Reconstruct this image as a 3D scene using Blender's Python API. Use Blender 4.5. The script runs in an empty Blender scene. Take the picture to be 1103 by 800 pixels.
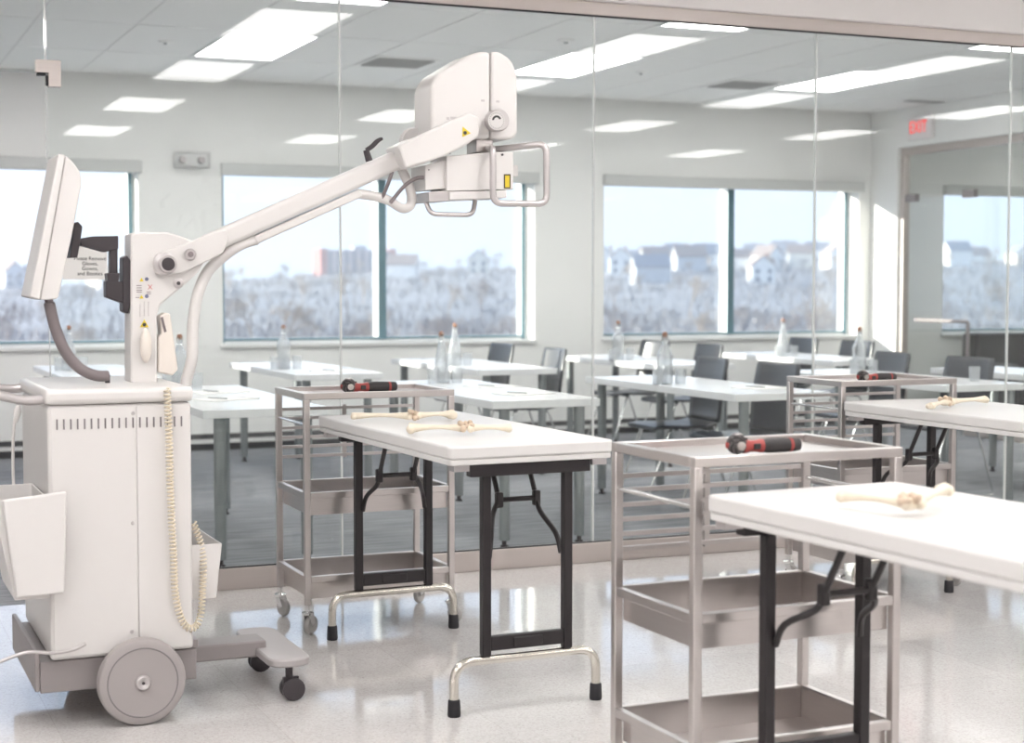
import bpy, bmesh, math, random
from mathutils import Vector, Matrix
random.seed(7)
S = bpy.context.scene
COL = S.collection
R = math.radians

# ------------------------------------------------------------------ camera, world, sun, exposure
FPX, CX, CY, HCAM = 1719.0, 551.5, 400.0, 1.32
YAW, PITCH = R(23.3), R(3.1)
cam_d = bpy.data.cameras.new('camera')
cam = bpy.data.objects.new('camera', cam_d); COL.objects.link(cam)
cam.location = (0, 0, HCAM)
cam.rotation_euler = (R(90) - PITCH, 0, -YAW)
cam_d.sensor_width = 36.0
cam_d.lens = FPX * 36.0 / 1103.0
cam_d.clip_start = 0.05; cam_d.clip_end = 3000
cam_d.dof.use_dof = True
cam_d.dof.focus_distance = 5.5
cam_d.dof.aperture_fstop = 3.0
S.camera = cam

world = bpy.data.worlds.new('world'); S.world = world; world.use_nodes = True
wn = world.node_tree; wn.nodes.clear()
w_out = wn.nodes.new('ShaderNodeOutputWorld'); w_bg = wn.nodes.new('ShaderNodeBackground')
w_tc = wn.nodes.new('ShaderNodeTexCoord'); w_sep = wn.nodes.new('ShaderNodeSeparateXYZ')
w_rmp = wn.nodes.new('ShaderNodeValToRGB')
w_rmp.color_ramp.elements[0].position = 0.0; w_rmp.color_ramp.elements[0].color = (0.54, 0.64, 0.83, 1)
w_rmp.color_ramp.elements[1].position = 0.6; w_rmp.color_ramp.elements[1].color = (0.42, 0.57, 0.85, 1)
wn.links.new(w_tc.outputs['Generated'], w_sep.inputs[0]); wn.links.new(w_sep.outputs['Z'], w_rmp.inputs[0])
wn.links.new(w_rmp.outputs[0], w_bg.inputs[0]); wn.links.new(w_bg.outputs[0], w_out.inputs[0])
w_bg.inputs[1].default_value = 1.15

sun_d = bpy.data.lights.new('sun', 'SUN'); sun_o = bpy.data.objects.new('sun', sun_d); COL.objects.link(sun_o)
SUN_AZ, SUN_EL = R(62), R(11)
sun_dir = Vector((math.sin(SUN_AZ) * math.cos(SUN_EL), -math.cos(SUN_AZ) * math.cos(SUN_EL), -math.sin(SUN_EL)))
sun_o.rotation_euler = sun_dir.to_track_quat('-Z', 'Y').to_euler()
sun_o.location = (-30, 40, 20)
sun_d.energy = 9.0; sun_d.color = (1.0, 0.95, 0.86); sun_d.angle = R(0.6)

S.view_settings.view_transform = 'Standard'; S.view_settings.look = 'None'
S.view_settings.gamma = 1.0; S.view_settings.exposure = 0.64; S.view_settings.use_curve_mapping = False
LAMP = 8.7

# ------------------------------------------------------------------ photo pixel -> world helpers
_f = Vector((math.sin(YAW) * math.cos(PITCH), math.cos(YAW) * math.cos(PITCH), -math.sin(PITCH)))
_r = Vector((math.cos(YAW), -math.sin(YAW), 0)); _u = _r.cross(_f); _c = Vector((0, 0, HCAM))
def ray(px, py): return _f + _r * ((px - CX) / FPX) - _u * ((py - CY) / FPX)
def PY(px, py, y): d = ray(px, py); return _c + d * (y / d.y)
def PZ(px, py, z): d = ray(px, py); return _c + d * ((z - HCAM) / d.z)
def PXP(px, py, x): d = ray(px, py); return _c + d * (x / d.x)

# ------------------------------------------------------------------ materials
MATS = {}
def mat(name, col, rough=0.5, metal=0.0, bump=0.0, bscale=60.0, var=0.0, vscale=5.0, coat=0.0, aniso=None, spec=0.5):
    if name in MATS: return MATS[name]
    m = bpy.data.materials.new(name); m.use_nodes = True; MATS[name] = m
    nt = m.node_tree; b = nt.nodes['Principled BSDF']
    b.inputs['Base Color'].default_value = (*col, 1); b.inputs['Roughness'].default_value = rough
    b.inputs['Metallic'].default_value = metal; b.inputs['Coat Weight'].default_value = coat
    b.inputs['Specular IOR Level'].default_value = spec
    tc = nt.nodes.new('ShaderNodeTexCoord')
    mp = nt.nodes.new('ShaderNodeMapping'); nt.links.new(tc.outputs['Object'], mp.inputs[0])
    if aniso: mp.inputs['Scale'].default_value = aniso
    no = nt.nodes.new('ShaderNodeTexNoise'); no.inputs['Scale'].default_value = vscale; no.inputs['Detail'].default_value = 4
    nt.links.new(mp.outputs[0], no.inputs[0])
    v = max(var, 0.02)
    mx = nt.nodes.new('ShaderNodeMix'); mx.data_type = 'RGBA'
    mx.inputs[6].default_value = (*[c * (1 - v) for c in col], 1); mx.inputs[7].default_value = (*[min(1, c * (1 + v)) for c in col], 1)
    nt.links.new(no.outputs[0], mx.inputs[0]); nt.links.new(mx.outputs[2], b.inputs['Base Color'])
    if bump > 0:
        n2 = nt.nodes.new('ShaderNodeTexNoise'); n2.inputs['Scale'].default_value = bscale; n2.inputs['Detail'].default_value = 3
        nt.links.new(mp.outputs[0], n2.inputs[0])
        bp = nt.nodes.new('ShaderNodeBump'); bp.inputs['Strength'].default_value = bump; bp.inputs['Distance'].default_value = 0.002
        nt.links.new(n2.outputs[0], bp.inputs['Height']); nt.links.new(bp.outputs[0], b.inputs['Normal'])
    return m
def emit(name, col, s):
    m = bpy.data.materials.new(name); m.use_nodes = True; MATS[name] = m
    nt = m.node_tree; nt.nodes.clear(); o = nt.nodes.new('ShaderNodeOutputMaterial'); e = nt.nodes.new('ShaderNodeEmission')
    e.inputs[0].default_value = (*col, 1); e.inputs[1].default_value = s; nt.links.new(e.outputs[0], o.inputs[0]); return m
def thin_glass(name, tint, ior=1.5, rough=0.0):
    m = bpy.data.materials.new(name); m.use_nodes = True; MATS[name] = m
    nt = m.node_tree; nt.nodes.clear(); o = nt.nodes.new('ShaderNodeOutputMaterial')
    t = nt.nodes.new('ShaderNodeBsdfTransparent'); g = nt.nodes.new('ShaderNodeBsdfGlossy'); x = nt.nodes.new('ShaderNodeMixShader')
    f = nt.nodes.new('ShaderNodeFresnel'); f.inputs[0].default_value = ior
    # the same reflectance from either side of a thin sheet
    geo = nt.nodes.new('ShaderNodeNewGeometry'); mp = nt.nodes.new('ShaderNodeMix'); mp.data_type = 'FLOAT'
    mp.inputs[2].default_value = ior; mp.inputs[3].default_value = 1.0 / ior
    nt.links.new(geo.outputs['Backfacing'], mp.inputs[0]); nt.links.new(mp.outputs[0], f.inputs[0])
    t.inputs[0].default_value = (*tint, 1); g.inputs[0].default_value = (1, 1, 1, 1); g.inputs['Roughness'].default_value = rough
    nt.links.new(f.outputs[0], x.inputs[0]); nt.links.new(t.outputs[0], x.inputs[1]); nt.links.new(g.outputs[0], x.inputs[2])
    nt.links.new(x.outputs[0], o.inputs[0]); return m
def glass(name, tint=(1, 1, 1), ior=1.45):
    m = bpy.data.materials.new(name); m.use_nodes = True; MATS[name] = m
    nt = m.node_tree; nt.nodes.clear(); o = nt.nodes.new('ShaderNodeOutputMaterial'); g = nt.nodes.new('ShaderNodeBsdfGlass')
    g.inputs[0].default_value = (*tint, 1); g.inputs['IOR'].default_value = ior; nt.links.new(g.outputs[0], o.inputs[0]); return m

def terrazzo():
    m = bpy.data.materials.new('terrazzo'); m.use_nodes = True; nt = m.node_tree; b = nt.nodes['Principled BSDF']
    tc = nt.nodes.new('ShaderNodeTexCoord')
    vo = nt.nodes.new('ShaderNodeTexVoronoi'); vo.inputs['Scale'].default_value = 170
    nt.links.new(tc.outputs['Object'], vo.inputs['Vector'])
    rp = nt.nodes.new('ShaderNodeValToRGB'); rp.color_ramp.interpolation = 'CONSTANT'
    cols = [(0.0, (.63, .605, .595)), (.25, (.67, .65, .64)), (.55, (.61, .58, .57)), (.72, (.69, .675, .665)), (.9, (.52, .49, .48)), (.95, (.72, .71, .705))]
    e = rp.color_ramp.elements
    e[0].position, e[0].color = cols[0][0], (*cols[0][1], 1); e[1].position, e[1].color = cols[1][0], (*cols[1][1], 1)
    for p, c in cols[2:]:
        k = e.new(p); k.color = (*c, 1)
    nt.links.new(vo.outputs['Color'], rp.inputs[0])
    # square tiles, each a hair lighter or darker
    br = nt.nodes.new('ShaderNodeTexBrick'); br.offset = 0.0; br.inputs['Scale'].default_value = 1.0
    br.inputs['Brick Width'].default_value = .61; br.inputs['Row Height'].default_value = .61; br.inputs['Mortar Size'].default_value = .0012
    br.inputs['Color1'].default_value = (1, 1, 1, 1); br.inputs['Color2'].default_value = (.93, .93, .93, 1); br.inputs['Mortar'].default_value = (.84, .82, .8, 1)
    nt.links.new(tc.outputs['Object'], br.inputs['Vector'])
    mu = nt.nodes.new('ShaderNodeMix'); mu.data_type = 'RGBA'; mu.blend_type = 'MULTIPLY'; mu.inputs[0].default_value = 1
    nt.links.new(rp.outputs[0], mu.inputs[6]); nt.links.new(br.outputs['Color'], mu.inputs[7]); nt.links.new(mu.outputs[2], b.inputs['Base Color'])
    b.inputs['Roughness'].default_value = .055; b.inputs['Specular IOR Level'].default_value = .95
    no = nt.nodes.new('ShaderNodeTexNoise'); no.inputs['Scale'].default_value = 9; no.inputs['Detail'].default_value = 2
    nt.links.new(tc.outputs['Object'], no.inputs[0])
    n3 = nt.nodes.new('ShaderNodeTexNoise'); n3.inputs['Scale'].default_value = 140
    nt.links.new(tc.outputs['Object'], n3.inputs[0])
    ad = nt.nodes.new('ShaderNodeMath'); ad.operation = 'MULTIPLY_ADD'; ad.inputs[1].default_value = .12
    nt.links.new(n3.outputs[0], ad.inputs[0]); nt.links.new(no.outputs[0], ad.inputs[2])
    bp = nt.nodes.new('ShaderNodeBump'); bp.inputs['Strength'].default_value = .06; bp.inputs['Distance'].default_value = .01
    nt.links.new(ad.outputs[0], bp.inputs['Height']); nt.links.new(bp.outputs[0], b.inputs['Normal'])
    return m
M_TERR = terrazzo()
def carpet():
    m = bpy.data.materials.new('carpet'); m.use_nodes = True; nt = m.node_tree; b = nt.nodes['Principled BSDF']
    tc = nt.nodes.new('ShaderNodeTexCoord'); mp = nt.nodes.new('ShaderNodeMapping'); mp.inputs['Scale'].default_value = (1.2, 14, 1)
    nt.links.new(tc.outputs['Object'], mp.inputs[0])
    no = nt.nodes.new('ShaderNodeTexNoise'); no.inputs['Scale'].default_value = 2.4; no.inputs['Detail'].default_value = 6
    nt.links.new(mp.outputs[0], no.inputs[0])
    rp = nt.nodes.new('ShaderNodeValToRGB'); rp.color_ramp.elements[0].position = .3; rp.color_ramp.elements[1].position = .72
    rp.color_ramp.elements[0].color = (.19, .195, .21, 1); rp.color_ramp.elements[1].color = (.36, .37, .39, 1)
    nt.links.new(no.outputs[0], rp.inputs[0]); nt.links.new(rp.outputs[0], b.inputs['Base Color'])
    b.inputs['Roughness'].default_value = .95; b.inputs['Specular IOR Level'].default_value = .15
    n2 = nt.nodes.new('ShaderNodeTexNoise'); n2.inputs['Scale'].default_value = 300; nt.links.new(tc.outputs['Object'], n2.inputs[0])
    bp = nt.nodes.new('ShaderNodeBump'); bp.inputs['Strength'].default_value = .5; bp.inputs['Distance'].default_value = .004
    nt.links.new(n2.outputs[0], bp.inputs['Height']); nt.links.new(bp.outputs[0], b.inputs['Normal']); return m
M_CARPET = carpet()
M_WALL = mat('painted_wall', (.88, .88, .865), .7, bump=.06, bscale=180)
M_WALLN = mat('painted_wall_warm', (.90, .875, .87), .7, bump=.06, bscale=180)
M_TILE = mat('ceiling_tile', (.88, .88, .87), .9, bump=.25, bscale=160, var=.03, vscale=90)
M_GRID = mat('ceiling_grid', (.74, .74, .73), .5)
M_CHAN = mat('brushed_channel', (.62, .565, .54), .38, metal=.85, bump=.05, bscale=40, aniso=(.3, 20, 60), var=.06)
M_STEEL = mat('stainless_steel', (.60, .565, .552), .28, metal=1.0, bump=.03, bscale=60, aniso=(2, 2, 60), var=.05)
M_CHROME = mat('chrome', (.82, .82, .82), .12, metal=1.0)
M_NICKEL = mat('nickel_tube', (.72, .69, .63), .2, metal=1.0)
M_BLACKM = mat('black_powdercoat', (.02, .016, .018), .42, bump=.05, bscale=300)
M_RUBBER = mat('black_rubber', (.015, .014, .018), .6)
M_PLASTW = mat('white_table_plastic', (.71, .695, .685), .34, bump=.05, bscale=400)
M_LAMW = mat('white_laminate', (.86, .87, .88), .25)
M_LEGG = mat('grey_leg_paint', (.30, .325, .33), .35, metal=.5)
M_CHAIR = mat('black_chair_shell', (.085, .09, .10), .3, bump=.05, bscale=300)
M_XW = mat('xray_white_enamel', (.69, .668, .655), .38)
M_XG = mat('xray_grey_enamel', (.29, .262, .262), .45)
M_XTYRE = mat('grey_tyre', (.36, .33, .325), .6)
M_XHUB = mat('hub_grey', (.20, .185, .19), .4)
M_DARK = mat('dark_plastic', (.045, .037, .042), .4)
M_GREYP = mat('grey_hose', (.20, .17, .175), .45)
M_CREAM = mat('cream_cord', (.78, .70, .56), .5)
M_BEIGE = mat('beige_plastic', (.76, .70, .64), .45)
M_METP = mat('painted_metal_handle', (.55, .52, .52), .3, metal=.6)
M_YEL = mat('warning_yellow', (.72, .55, .03), .5)
M_PINKX = mat('red_print', (.6, .12, .12), .6)
M_BLUEP = mat('blue_print', (.16, .17, .26), .6)
M_INK = mat('black_ink', (.05, .05, .05), .7)
M_PAPER = mat('paper', (.88, .87, .85), .8)
M_BONE = mat('bone_plastic', (.80, .715, .58), .42, bump=.25, bscale=90, var=.10, vscale=30)
M_BONED = mat('bone_cartilage', (.62, .49, .37), .55, bump=.3, bscale=80, var=.2, vscale=40)
M_RED = mat('red_tool_plastic', (.36, .055, .048), .4)
M_TOOLB = mat('tool_black_grip', (.03, .027, .028), .5, bump=.3, bscale=500)
M_FRAME = mat('teal_window_frame', (.13, .235, .28), .4, metal=.25)
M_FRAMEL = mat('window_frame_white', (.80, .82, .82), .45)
M_BLIND = mat('blind_cassette', (.62, .63, .62), .5)
M_SILL = mat('sill', (.80, .80, .79), .35)
M_BASEB = mat('baseboard_dark', (.10, .10, .105), .6)
M_DIFF = emit('lamp_diffuser', (1.0, .97, .95), LAMP)
M_EXIT = emit('exit_red', (1.0, .07, .06), .9)
M_PGLASS = thin_glass('partition_glass', (.970, .985, .978), 1.38)
M_WGLASS = thin_glass('window_glass', (.985, .992, .992), 1.45)
M_EDGE = mat('glass_edge', (.72, .74, .73), .25)
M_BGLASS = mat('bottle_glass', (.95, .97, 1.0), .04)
_b = M_BGLASS.node_tree.nodes['Principled BSDF']; _b.inputs['Transmission Weight'].default_value = .8; _b.inputs['IOR'].default_value = 1.45  # remaining diffuse white paints in the bright refraction of clear glass
M_CORK = mat('stopper_orange', (.36, .16, .09), .5)
M_VENTD = mat('vent_grey', (.42, .42, .42), .6)
M_CLEAR = thin_glass('clear_plastic', (.985, .985, .985), 1.4)
M_SOFA = mat('sofa_black', (.03, .03, .035), .6)

# ------------------------------------------------------------------ mesh builder
class MB:
    def __init__(s): s.v = []; s.f = []
    def add(s, vs, fs):
        n = len(s.v); s.v += [tuple(v) for v in vs]; s.f += [tuple(i + n for i in f) for f in fs]; return s
    def box(s, x0, x1, y0, y1, z0, z1):
        vs = [(x, y, z) for z in (z0, z1) for y in (y0, y1) for x in (x0, x1)]
        return s.add(vs, [(0, 2, 3, 1), (4, 5, 7, 6), (0, 1, 5, 4), (2, 6, 7, 3), (0, 4, 6, 2), (1, 3, 7, 5)])
    def bar(s, p, q, w, h, up=(0, 0, 1)):
        p, q = Vector(p), Vector(q); d = (q - p).normalized(); up = Vector(up)
        a = d.cross(up)
        if a.length < 1e-4: a = d.cross(Vector((1, 0, 0)))
        a.normalize(); b = a.cross(d)
        vs = [e + a * (sx * w / 2) + b * (sy * h / 2) for e in (p, q) for sx, sy in ((-1, -1), (1, -1), (1, 1), (-1, 1))]
        return s.add(vs, [(3, 2, 1, 0), (4, 5, 6, 7), (0, 1, 5, 4), (1, 2, 6, 5), (2, 3, 7, 6), (3, 0, 4, 7)])
    def tube(s, path, r, n=10, closed=False, cap=True, ell=1.0):
        P = [Vector(p) for p in path]; m = len(P); rs = r if isinstance(r, (list, tuple)) else [r] * m
        T = []
        for i in range(m):
            a = P[(i - 1) % m] if (closed or i) else P[i]; b = P[(i + 1) % m] if (closed or i < m - 1) else P[i]
            T.append((b - a).normalized())
        nrm = T[0].orthogonal().normalized() if abs(T[0].z) > .9 else T[0].cross(Vector((0, 0, 1))).normalized()
        vs = []
        for i in range(m):
            nrm = (nrm - T[i] * nrm.dot(T[i])).normalized(); bn = T[i].cross(nrm)
            for k in range(n):
                a = 2 * math.pi * k / n
                vs.append(P[i] + nrm * (math.cos(a) * rs[i]) + bn * (math.sin(a) * rs[i] * ell))
        fs = []
        for i in range(m if closed else m - 1):
            j = (i + 1) % m
            for k in range(n):
                l = (k + 1) % n; fs.append((i * n + k, i * n + l, j * n + l, j * n + k))
        if cap and not closed:
            fs.append(tuple(range(n - 1, -1, -1))); fs.append(tuple((m - 1) * n + k for k in range(n)))
        return s.add(vs, fs)
    def cyl(s, p, q, r, r2=None, n=16): return s.tube([p, q], [r, r if r2 is None else r2], n)
    def prism(s, poly, y0, y1):
        n = len(poly); vs = [(x, y0, z) for x, z in poly] + [(x, y1, z) for x, z in poly]
        fs = [tuple(range(n)), tuple(range(2 * n - 1, n - 1, -1))] + [(i, i + n, (i + 1) % n + n, (i + 1) % n) for i in range(n)]
        return s.add(vs, fs)
    def prism_pts(s, poly, d):
        P = [Vector(p) for p in poly]; d = Vector(d); n = len(P)
        return s.add(P + [p + d for p in P], [tuple(range(n)), tuple(range(2 * n - 1, n - 1, -1))] + [(i, i + n, (i + 1) % n + n, (i + 1) % n) for i in range(n)])
    def lathe(s, prof, n=20, c=(0, 0, 0), ax='z'):
        vs = []; m = len(prof)
        for r, h in prof:
            for k in range(n):
                a = 2 * math.pi * k / n; u, w = r * math.cos(a), r * math.sin(a)
                p = {'z': (u, w, h), 'y': (u, h, w), 'x': (h, u, w)}[ax]
                vs.append((p[0] + c[0], p[1] + c[1], p[2] + c[2]))
        fs = [(i * n + k, i * n + (k + 1) % n, (i + 1) * n + (k + 1) % n, (i + 1) * n + k) for i in range(m - 1) for k in range(n)]
        if prof[0][0] > 1e-6: fs.append(tuple(range(n - 1, -1, -1)))
        if prof[-1][0] > 1e-6: fs.append(tuple((m - 1) * n + k for k in range(n)))
        return s.add(vs, fs)
    def ball(s, c, r, nu=14, nv=9):
        rx, ry, rz = r if isinstance(r, (tuple, list)) else (r, r, r); vs = []
        for i in range(nv + 1):
            t = math.pi * i / nv
            for k in range(nu):
                a = 2 * math.pi * k / nu
                vs.append((c[0] + rx * math.sin(t) * math.cos(a), c[1] + ry * math.sin(t) * math.sin(a), c[2] + rz * math.cos(t)))
        return s.add(vs, [(i * nu + k, (i + 1) * nu + k, (i + 1) * nu + (k + 1) % nu, i * nu + (k + 1) % nu) for i in range(nv) for k in range(nu)])
    def mesh(s, name, m, off=(0, 0, 0), smooth=38):
        me = bpy.data.meshes.new(name)
        me.from_pydata([(v[0] - off[0], v[1] - off[1], v[2] - off[2]) for v in s.v], [], s.f)
        bm = bmesh.new(); bm.from_mesh(me); bmesh.ops.remove_doubles(bm, verts=bm.verts, dist=1e-6)
        bmesh.ops.recalc_face_normals(bm, faces=bm.faces); bm.to_mesh(me); bm.free()
        if smooth:
            me.polygons.foreach_set('use_smooth', [True] * len(me.polygons)); me.set_sharp_from_angle(angle=R(smooth))
        if m: me.materials.append(m)
        return me
    def build(s, name, m, parent=None, off=None, bevel=0.0, seg=2, smooth=38):
        if off is None: off = ROOTLOC.get(parent.name, (0, 0, 0)) if parent else (0, 0, 0)
        o = bpy.data.objects.new(name, s.mesh(name, m, off, smooth)); COL.objects.link(o)
        if parent: o.parent = parent; ROOTLOC[o.name] = off
        if bevel:
            b = o.modifiers.new('bevel', 'BEVEL'); b.width = bevel; b.segments = seg; b.limit_method = 'ANGLE'; b.angle_limit = R(40)
            b.harden_normals = False
        return o
ROOTLOC = {}
def tag(o, label=None, cat=None, group=None, kind=None):
    if label: o['label'] = label
    if cat: o['category'] = cat
    if group: o['group'] = group
    if kind: o['kind'] = kind
    return o
def root(name, loc=(0, 0, 0), rz=0.0, **kw):
    o = bpy.data.objects.new(name, None); COL.objects.link(o); o.location = loc; o.rotation_euler = (0, 0, rz)
    o.empty_display_size = .1
    ROOTLOC[o.name] = tuple(loc) if rz == 0 else (0, 0, 0)
    return tag(o, **kw)
def local(name, **kw):                       # a thing whose parts are modelled about its own base
    o = bpy.data.objects.new(name, None); COL.objects.link(o); ROOTLOC[o.name] = (0, 0, 0); return tag(o, **kw)
def place(o, loc, rz=0.0): o.location = loc; o.rotation_euler = (0, 0, rz); return o
def copy_tree(o, parent=None):
    c = o.copy(); COL.objects.link(c)
    if parent: c.parent = parent
    for ch in list(o.children): copy_tree(ch, c)
    return c
def rounded(poly, rad, seg=4):                # round the corners of a 2-D polygon
    out = []; n = len(poly)
    for i in range(n):
        p0, p1, p2 = Vector(poly[i - 1]), Vector(poly[i]), Vector(poly[(i + 1) % n])
        r = rad[i] if isinstance(rad, (list, tuple)) else rad
        a, b = (p0 - p1), (p2 - p1); t = min(r, a.length * .45, b.length * .45)
        if t < 1e-5: out.append(tuple(p1)); continue
        s, e = p1 + a.normalized() * t, p1 + b.normalized() * t
        for k in range(seg + 1):
            u = k / seg; out.append(tuple(s * (1 - u) ** 2 + p1 * 2 * u * (1 - u) + e * u ** 2))
    return out
def smooth_path(pts, sub=6):                  # Catmull-Rom
    P = [Vector(p) for p in pts]; out = []
    for i in range(len(P) - 1):
        a, b, c, d = P[max(i - 1, 0)], P[i], P[i + 1], P[min(i + 2, len(P) - 1)]
        for k in range(sub):
            t = k / sub
            out.append(.5 * ((2 * b) + (c - a) * t + (2 * a - 5 * b + 4 * c - d) * t * t + (3 * b - a - 3 * c + d) * t ** 3))
    out.append(P[-1]); return out
def round_path(pts, rad, seg=5):              # polyline with rounded corners
    P = [Vector(p) for p in pts]; out = [P[0]]
    for i in range(1, len(P) - 1):
        a, b = P[i - 1] - P[i], P[i + 1] - P[i]; t = min(rad, a.length * .48, b.length * .48)
        s, e = P[i] + a.normalized() * t, P[i] + b.normalized() * t
        for k in range(seg + 1):
            u = k / seg; out.append(s * (1 - u) ** 2 + P[i] * 2 * u * (1 - u) + e * u * u)
    out.append(P[-1]); return out
def text(name, body, size, m, mtx, parent=None, off=(0, 0, 0), align='CENTER', ext=.0006):
    cu = bpy.data.curves.new(name, 'FONT'); cu.body = body; cu.size = size; cu.align_x = align; cu.align_y = 'CENTER'; cu.extrude = ext
    t = bpy.data.objects.new(name + '_tmp', cu); COL.objects.link(t)
    dg = bpy.context.evaluated_depsgraph_get(); me = bpy.data.meshes.new_from_object(t.evaluated_get(dg))
    bpy.data.objects.remove(t); bpy.data.curves.remove(cu)
    me.transform(mtx); me.transform(Matrix.Translation([-v for v in off])); me.materials.clear(); me.materials.append(m); me.name = name
    o = bpy.data.objects.new(name, me); COL.objects.link(o)
    if parent: o.parent = parent
    return o
FACE_CAM = Matrix.Rotation(R(90), 4, 'X')     # text facing -Y
FACE_LEFT = Matrix.Rotation(R(-90), 4, 'Z') @ Matrix.Rotation(R(90), 4, 'X')   # text facing -X

# ------------------------------------------------------------------ the rooms
PART, BACK, RIGHT, ZC = 6.81, 12.65, 9.16, 2.94
HEAD = 2.582
def struct(o, label, cat): return tag(o, label, cat, kind='structure')
struct(MB().box(-4, 14, -7, PART, -.1, 0).build('floor', M_TERR), 'polished off-white speckled floor under the carts and folding tables', 'floor')
struct(MB().box(-4, 14, PART, BACK + .3, -.1, -.004).build('floor', M_CARPET), 'grey streaked carpet beyond the glass partition', 'carpet')
# window wall: spandrel below the sills, piers and a lintel, .3 m thick
SILL, WTOP = .845, 2.27
WX = [(-.47, 2.27), (2.93, 5.66), (6.33, 9.03), (10.02, 12.75)]
wb = MB().box(-4, 14, BACK, BACK + .3, WTOP, 3.2).box(-4, 14, BACK, BACK + .3, .13, SILL)
edges = [-4] + [e for w in WX for e in w] + [14]
for i in range(0, len(edges), 2): wb.box(edges[i], edges[i + 1], BACK, BACK + .3, SILL, WTOP)
wb.box(-4, 14, BACK + .06, BACK + .3, -.1, .13)
struct(wb.build('wall_back', M_WALL), 'white window wall with piers at the back of the far room', 'wall')
bb = MB().box(-4, 14, BACK - .012, BACK + .05, .055, .085)
struct(bb.build('baseboard_back', M_SILL), 'pale rail low along the window wall', 'baseboard')
struct(MB().box(-4, 14, BACK + .02, BACK + .058, 0, .13).build('baseboard_back', M_BASEB), 'dark recessed base below the window wall', 'baseboard')
struct(MB().box(-4.15, -4, -7, BACK + .3, 0, ZC + .2).build('wall_left', M_WALLN), 'white side wall on the left, outside the view', 'wall')
struct(MB().box(14, 14.15, -7, BACK + .3, 0, ZC + .2).build('wall_right', M_WALLN), 'white end wall of the rooms on the right', 'wall')
struct(MB().box(-4, 14, -7.15, -7, 0, ZC + .2).build('wall_front', M_WALLN), 'white wall of the near room, behind the viewer', 'wall')
struct(MB().box(-4, 14, PART - .07, PART + .07, HEAD + .062, ZC + .2).build('wall_bulkhead', M_WALLN), 'white bulkhead above the glass partition', 'wall')
# wall between the far room and the next one: strip by the windows, lintel over the glass
wr = MB().box(RIGHT, RIGHT + .14, 12.24, BACK, 0, ZC + .1).box(RIGHT, RIGHT + .14, PART + .07, 12.24, 2.585, ZC + .1)
struct(wr.build('wall_right', M_WALL), 'white side wall with the exit sign and sun patch', 'wall')

for i, (x0, x1) in enumerate(WX):
    lab = ['wide window at the left edge behind the display', 'middle window behind the slanting white arm',
           'window to the left of the corner with the sun patch', 'window of the next room seen through the side glass'][i]
    w = root('window_%d' % (i + 1), ((x0 + x1) / 2, BACK + .2, SILL)); struct(w, lab, 'window')
    yf0, yf1 = BACK + .17, BACK + .26
    xm = (x0 + x1) / 2 + .015
    fr = MB()
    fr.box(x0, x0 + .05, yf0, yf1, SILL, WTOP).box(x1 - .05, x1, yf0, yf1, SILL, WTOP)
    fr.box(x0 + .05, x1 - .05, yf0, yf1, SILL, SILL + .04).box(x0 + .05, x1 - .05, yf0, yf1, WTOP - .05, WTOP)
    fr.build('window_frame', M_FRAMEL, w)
    cf = MB()
    cf.box(x0 + .018, x0 + .05, yf0 - .006, yf0 - .0005, SILL + .004, WTOP).box(x1 - .05, x1 - .018, yf0 - .006, yf0 - .0005, SILL + .004, WTOP)
    cf.box(x0 + .05, x1 - .05, yf0 - .006, yf0 - .0005, SILL + .022, SILL + .04)
    cf.build('frame_cover', M_FRAME, w)
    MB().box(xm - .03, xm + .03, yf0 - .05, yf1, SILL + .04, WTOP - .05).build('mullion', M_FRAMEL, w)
    MB().box(xm - .034, xm + .034, yf0 - .058, yf0 - .0505, SILL + .02, WTOP - .05).build('mullion_cover', M_FRAME, w)
    for a, b in ((x0 + .05, xm - .03), (xm + .03, x1 - .05)):
        MB().box(a, b, yf1 - .03, yf1 - .022, SILL + .04, WTOP - .05).build('pane', M_WGLASS, w)
    MB().box(x0 - .02, x1 + .02, BACK - .03, yf0, SILL - .03, SILL + .004).build('window_sill', M_SILL, w, bevel=.006)
    MB().box(x0 - .01, x1 + .03, BACK - .055, BACK + .06, WTOP - .075, WTOP + .02).build('blind_cassette', M_BLIND, w, bevel=.008)

# ceilings
ceil_f = struct(MB().box(-4, 14, PART + .07, BACK, ZC + .022, ZC + .1).build('ceiling', M_GRID), 'suspended tile ceiling of the far room', 'ceiling')
struct(MB().box(-4, 14, -7, PART - .07, ZC, ZC + .1).build('ceiling', M_TILE), 'white ceiling of the near room', 'ceiling')
TX0, TW, TL, TY0 = 2.42, .598, 1.22, 10.145
lamps_far = [(x, y) for x in (.03, 2.42, 4.815, 7.205) for y in (7.69, 10.145)] + [(10.8, 10.145)]
tile_m = {}
def tile_mesh(w, l):
    k = (round(w, 3), round(l, 3))
    if k not in tile_m:
        tile_m[k] = MB().box(.008, w - .008, .008, l - .008, 0, .02).mesh('ceiling_tile', M_TILE)
    return tile_m[k]
def lamp_at(x, y): return any(abs(x - a) < .1 and abs(y - b) < .1 for a, b in lamps_far)
for iy in range(-3, 3):
    for ix in range(-6, 20):
        x, y = TX0 + ix * TW, TY0 + iy * TL
        ya, yb = max(y, PART + .07), min(y + TL, BACK)
        if yb - ya < .08 or lamp_at(x, y): continue
        if x + TW > RIGHT and x < RIGHT: xb = RIGHT
        else: xb = x + TW
        if x > 13: continue
        o = bpy.data.objects.new('ceiling_tile', tile_mesh(xb - x, yb - ya)); COL.objects.link(o)
        o.location = (x, ya, ZC); o.parent = ceil_f
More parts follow.
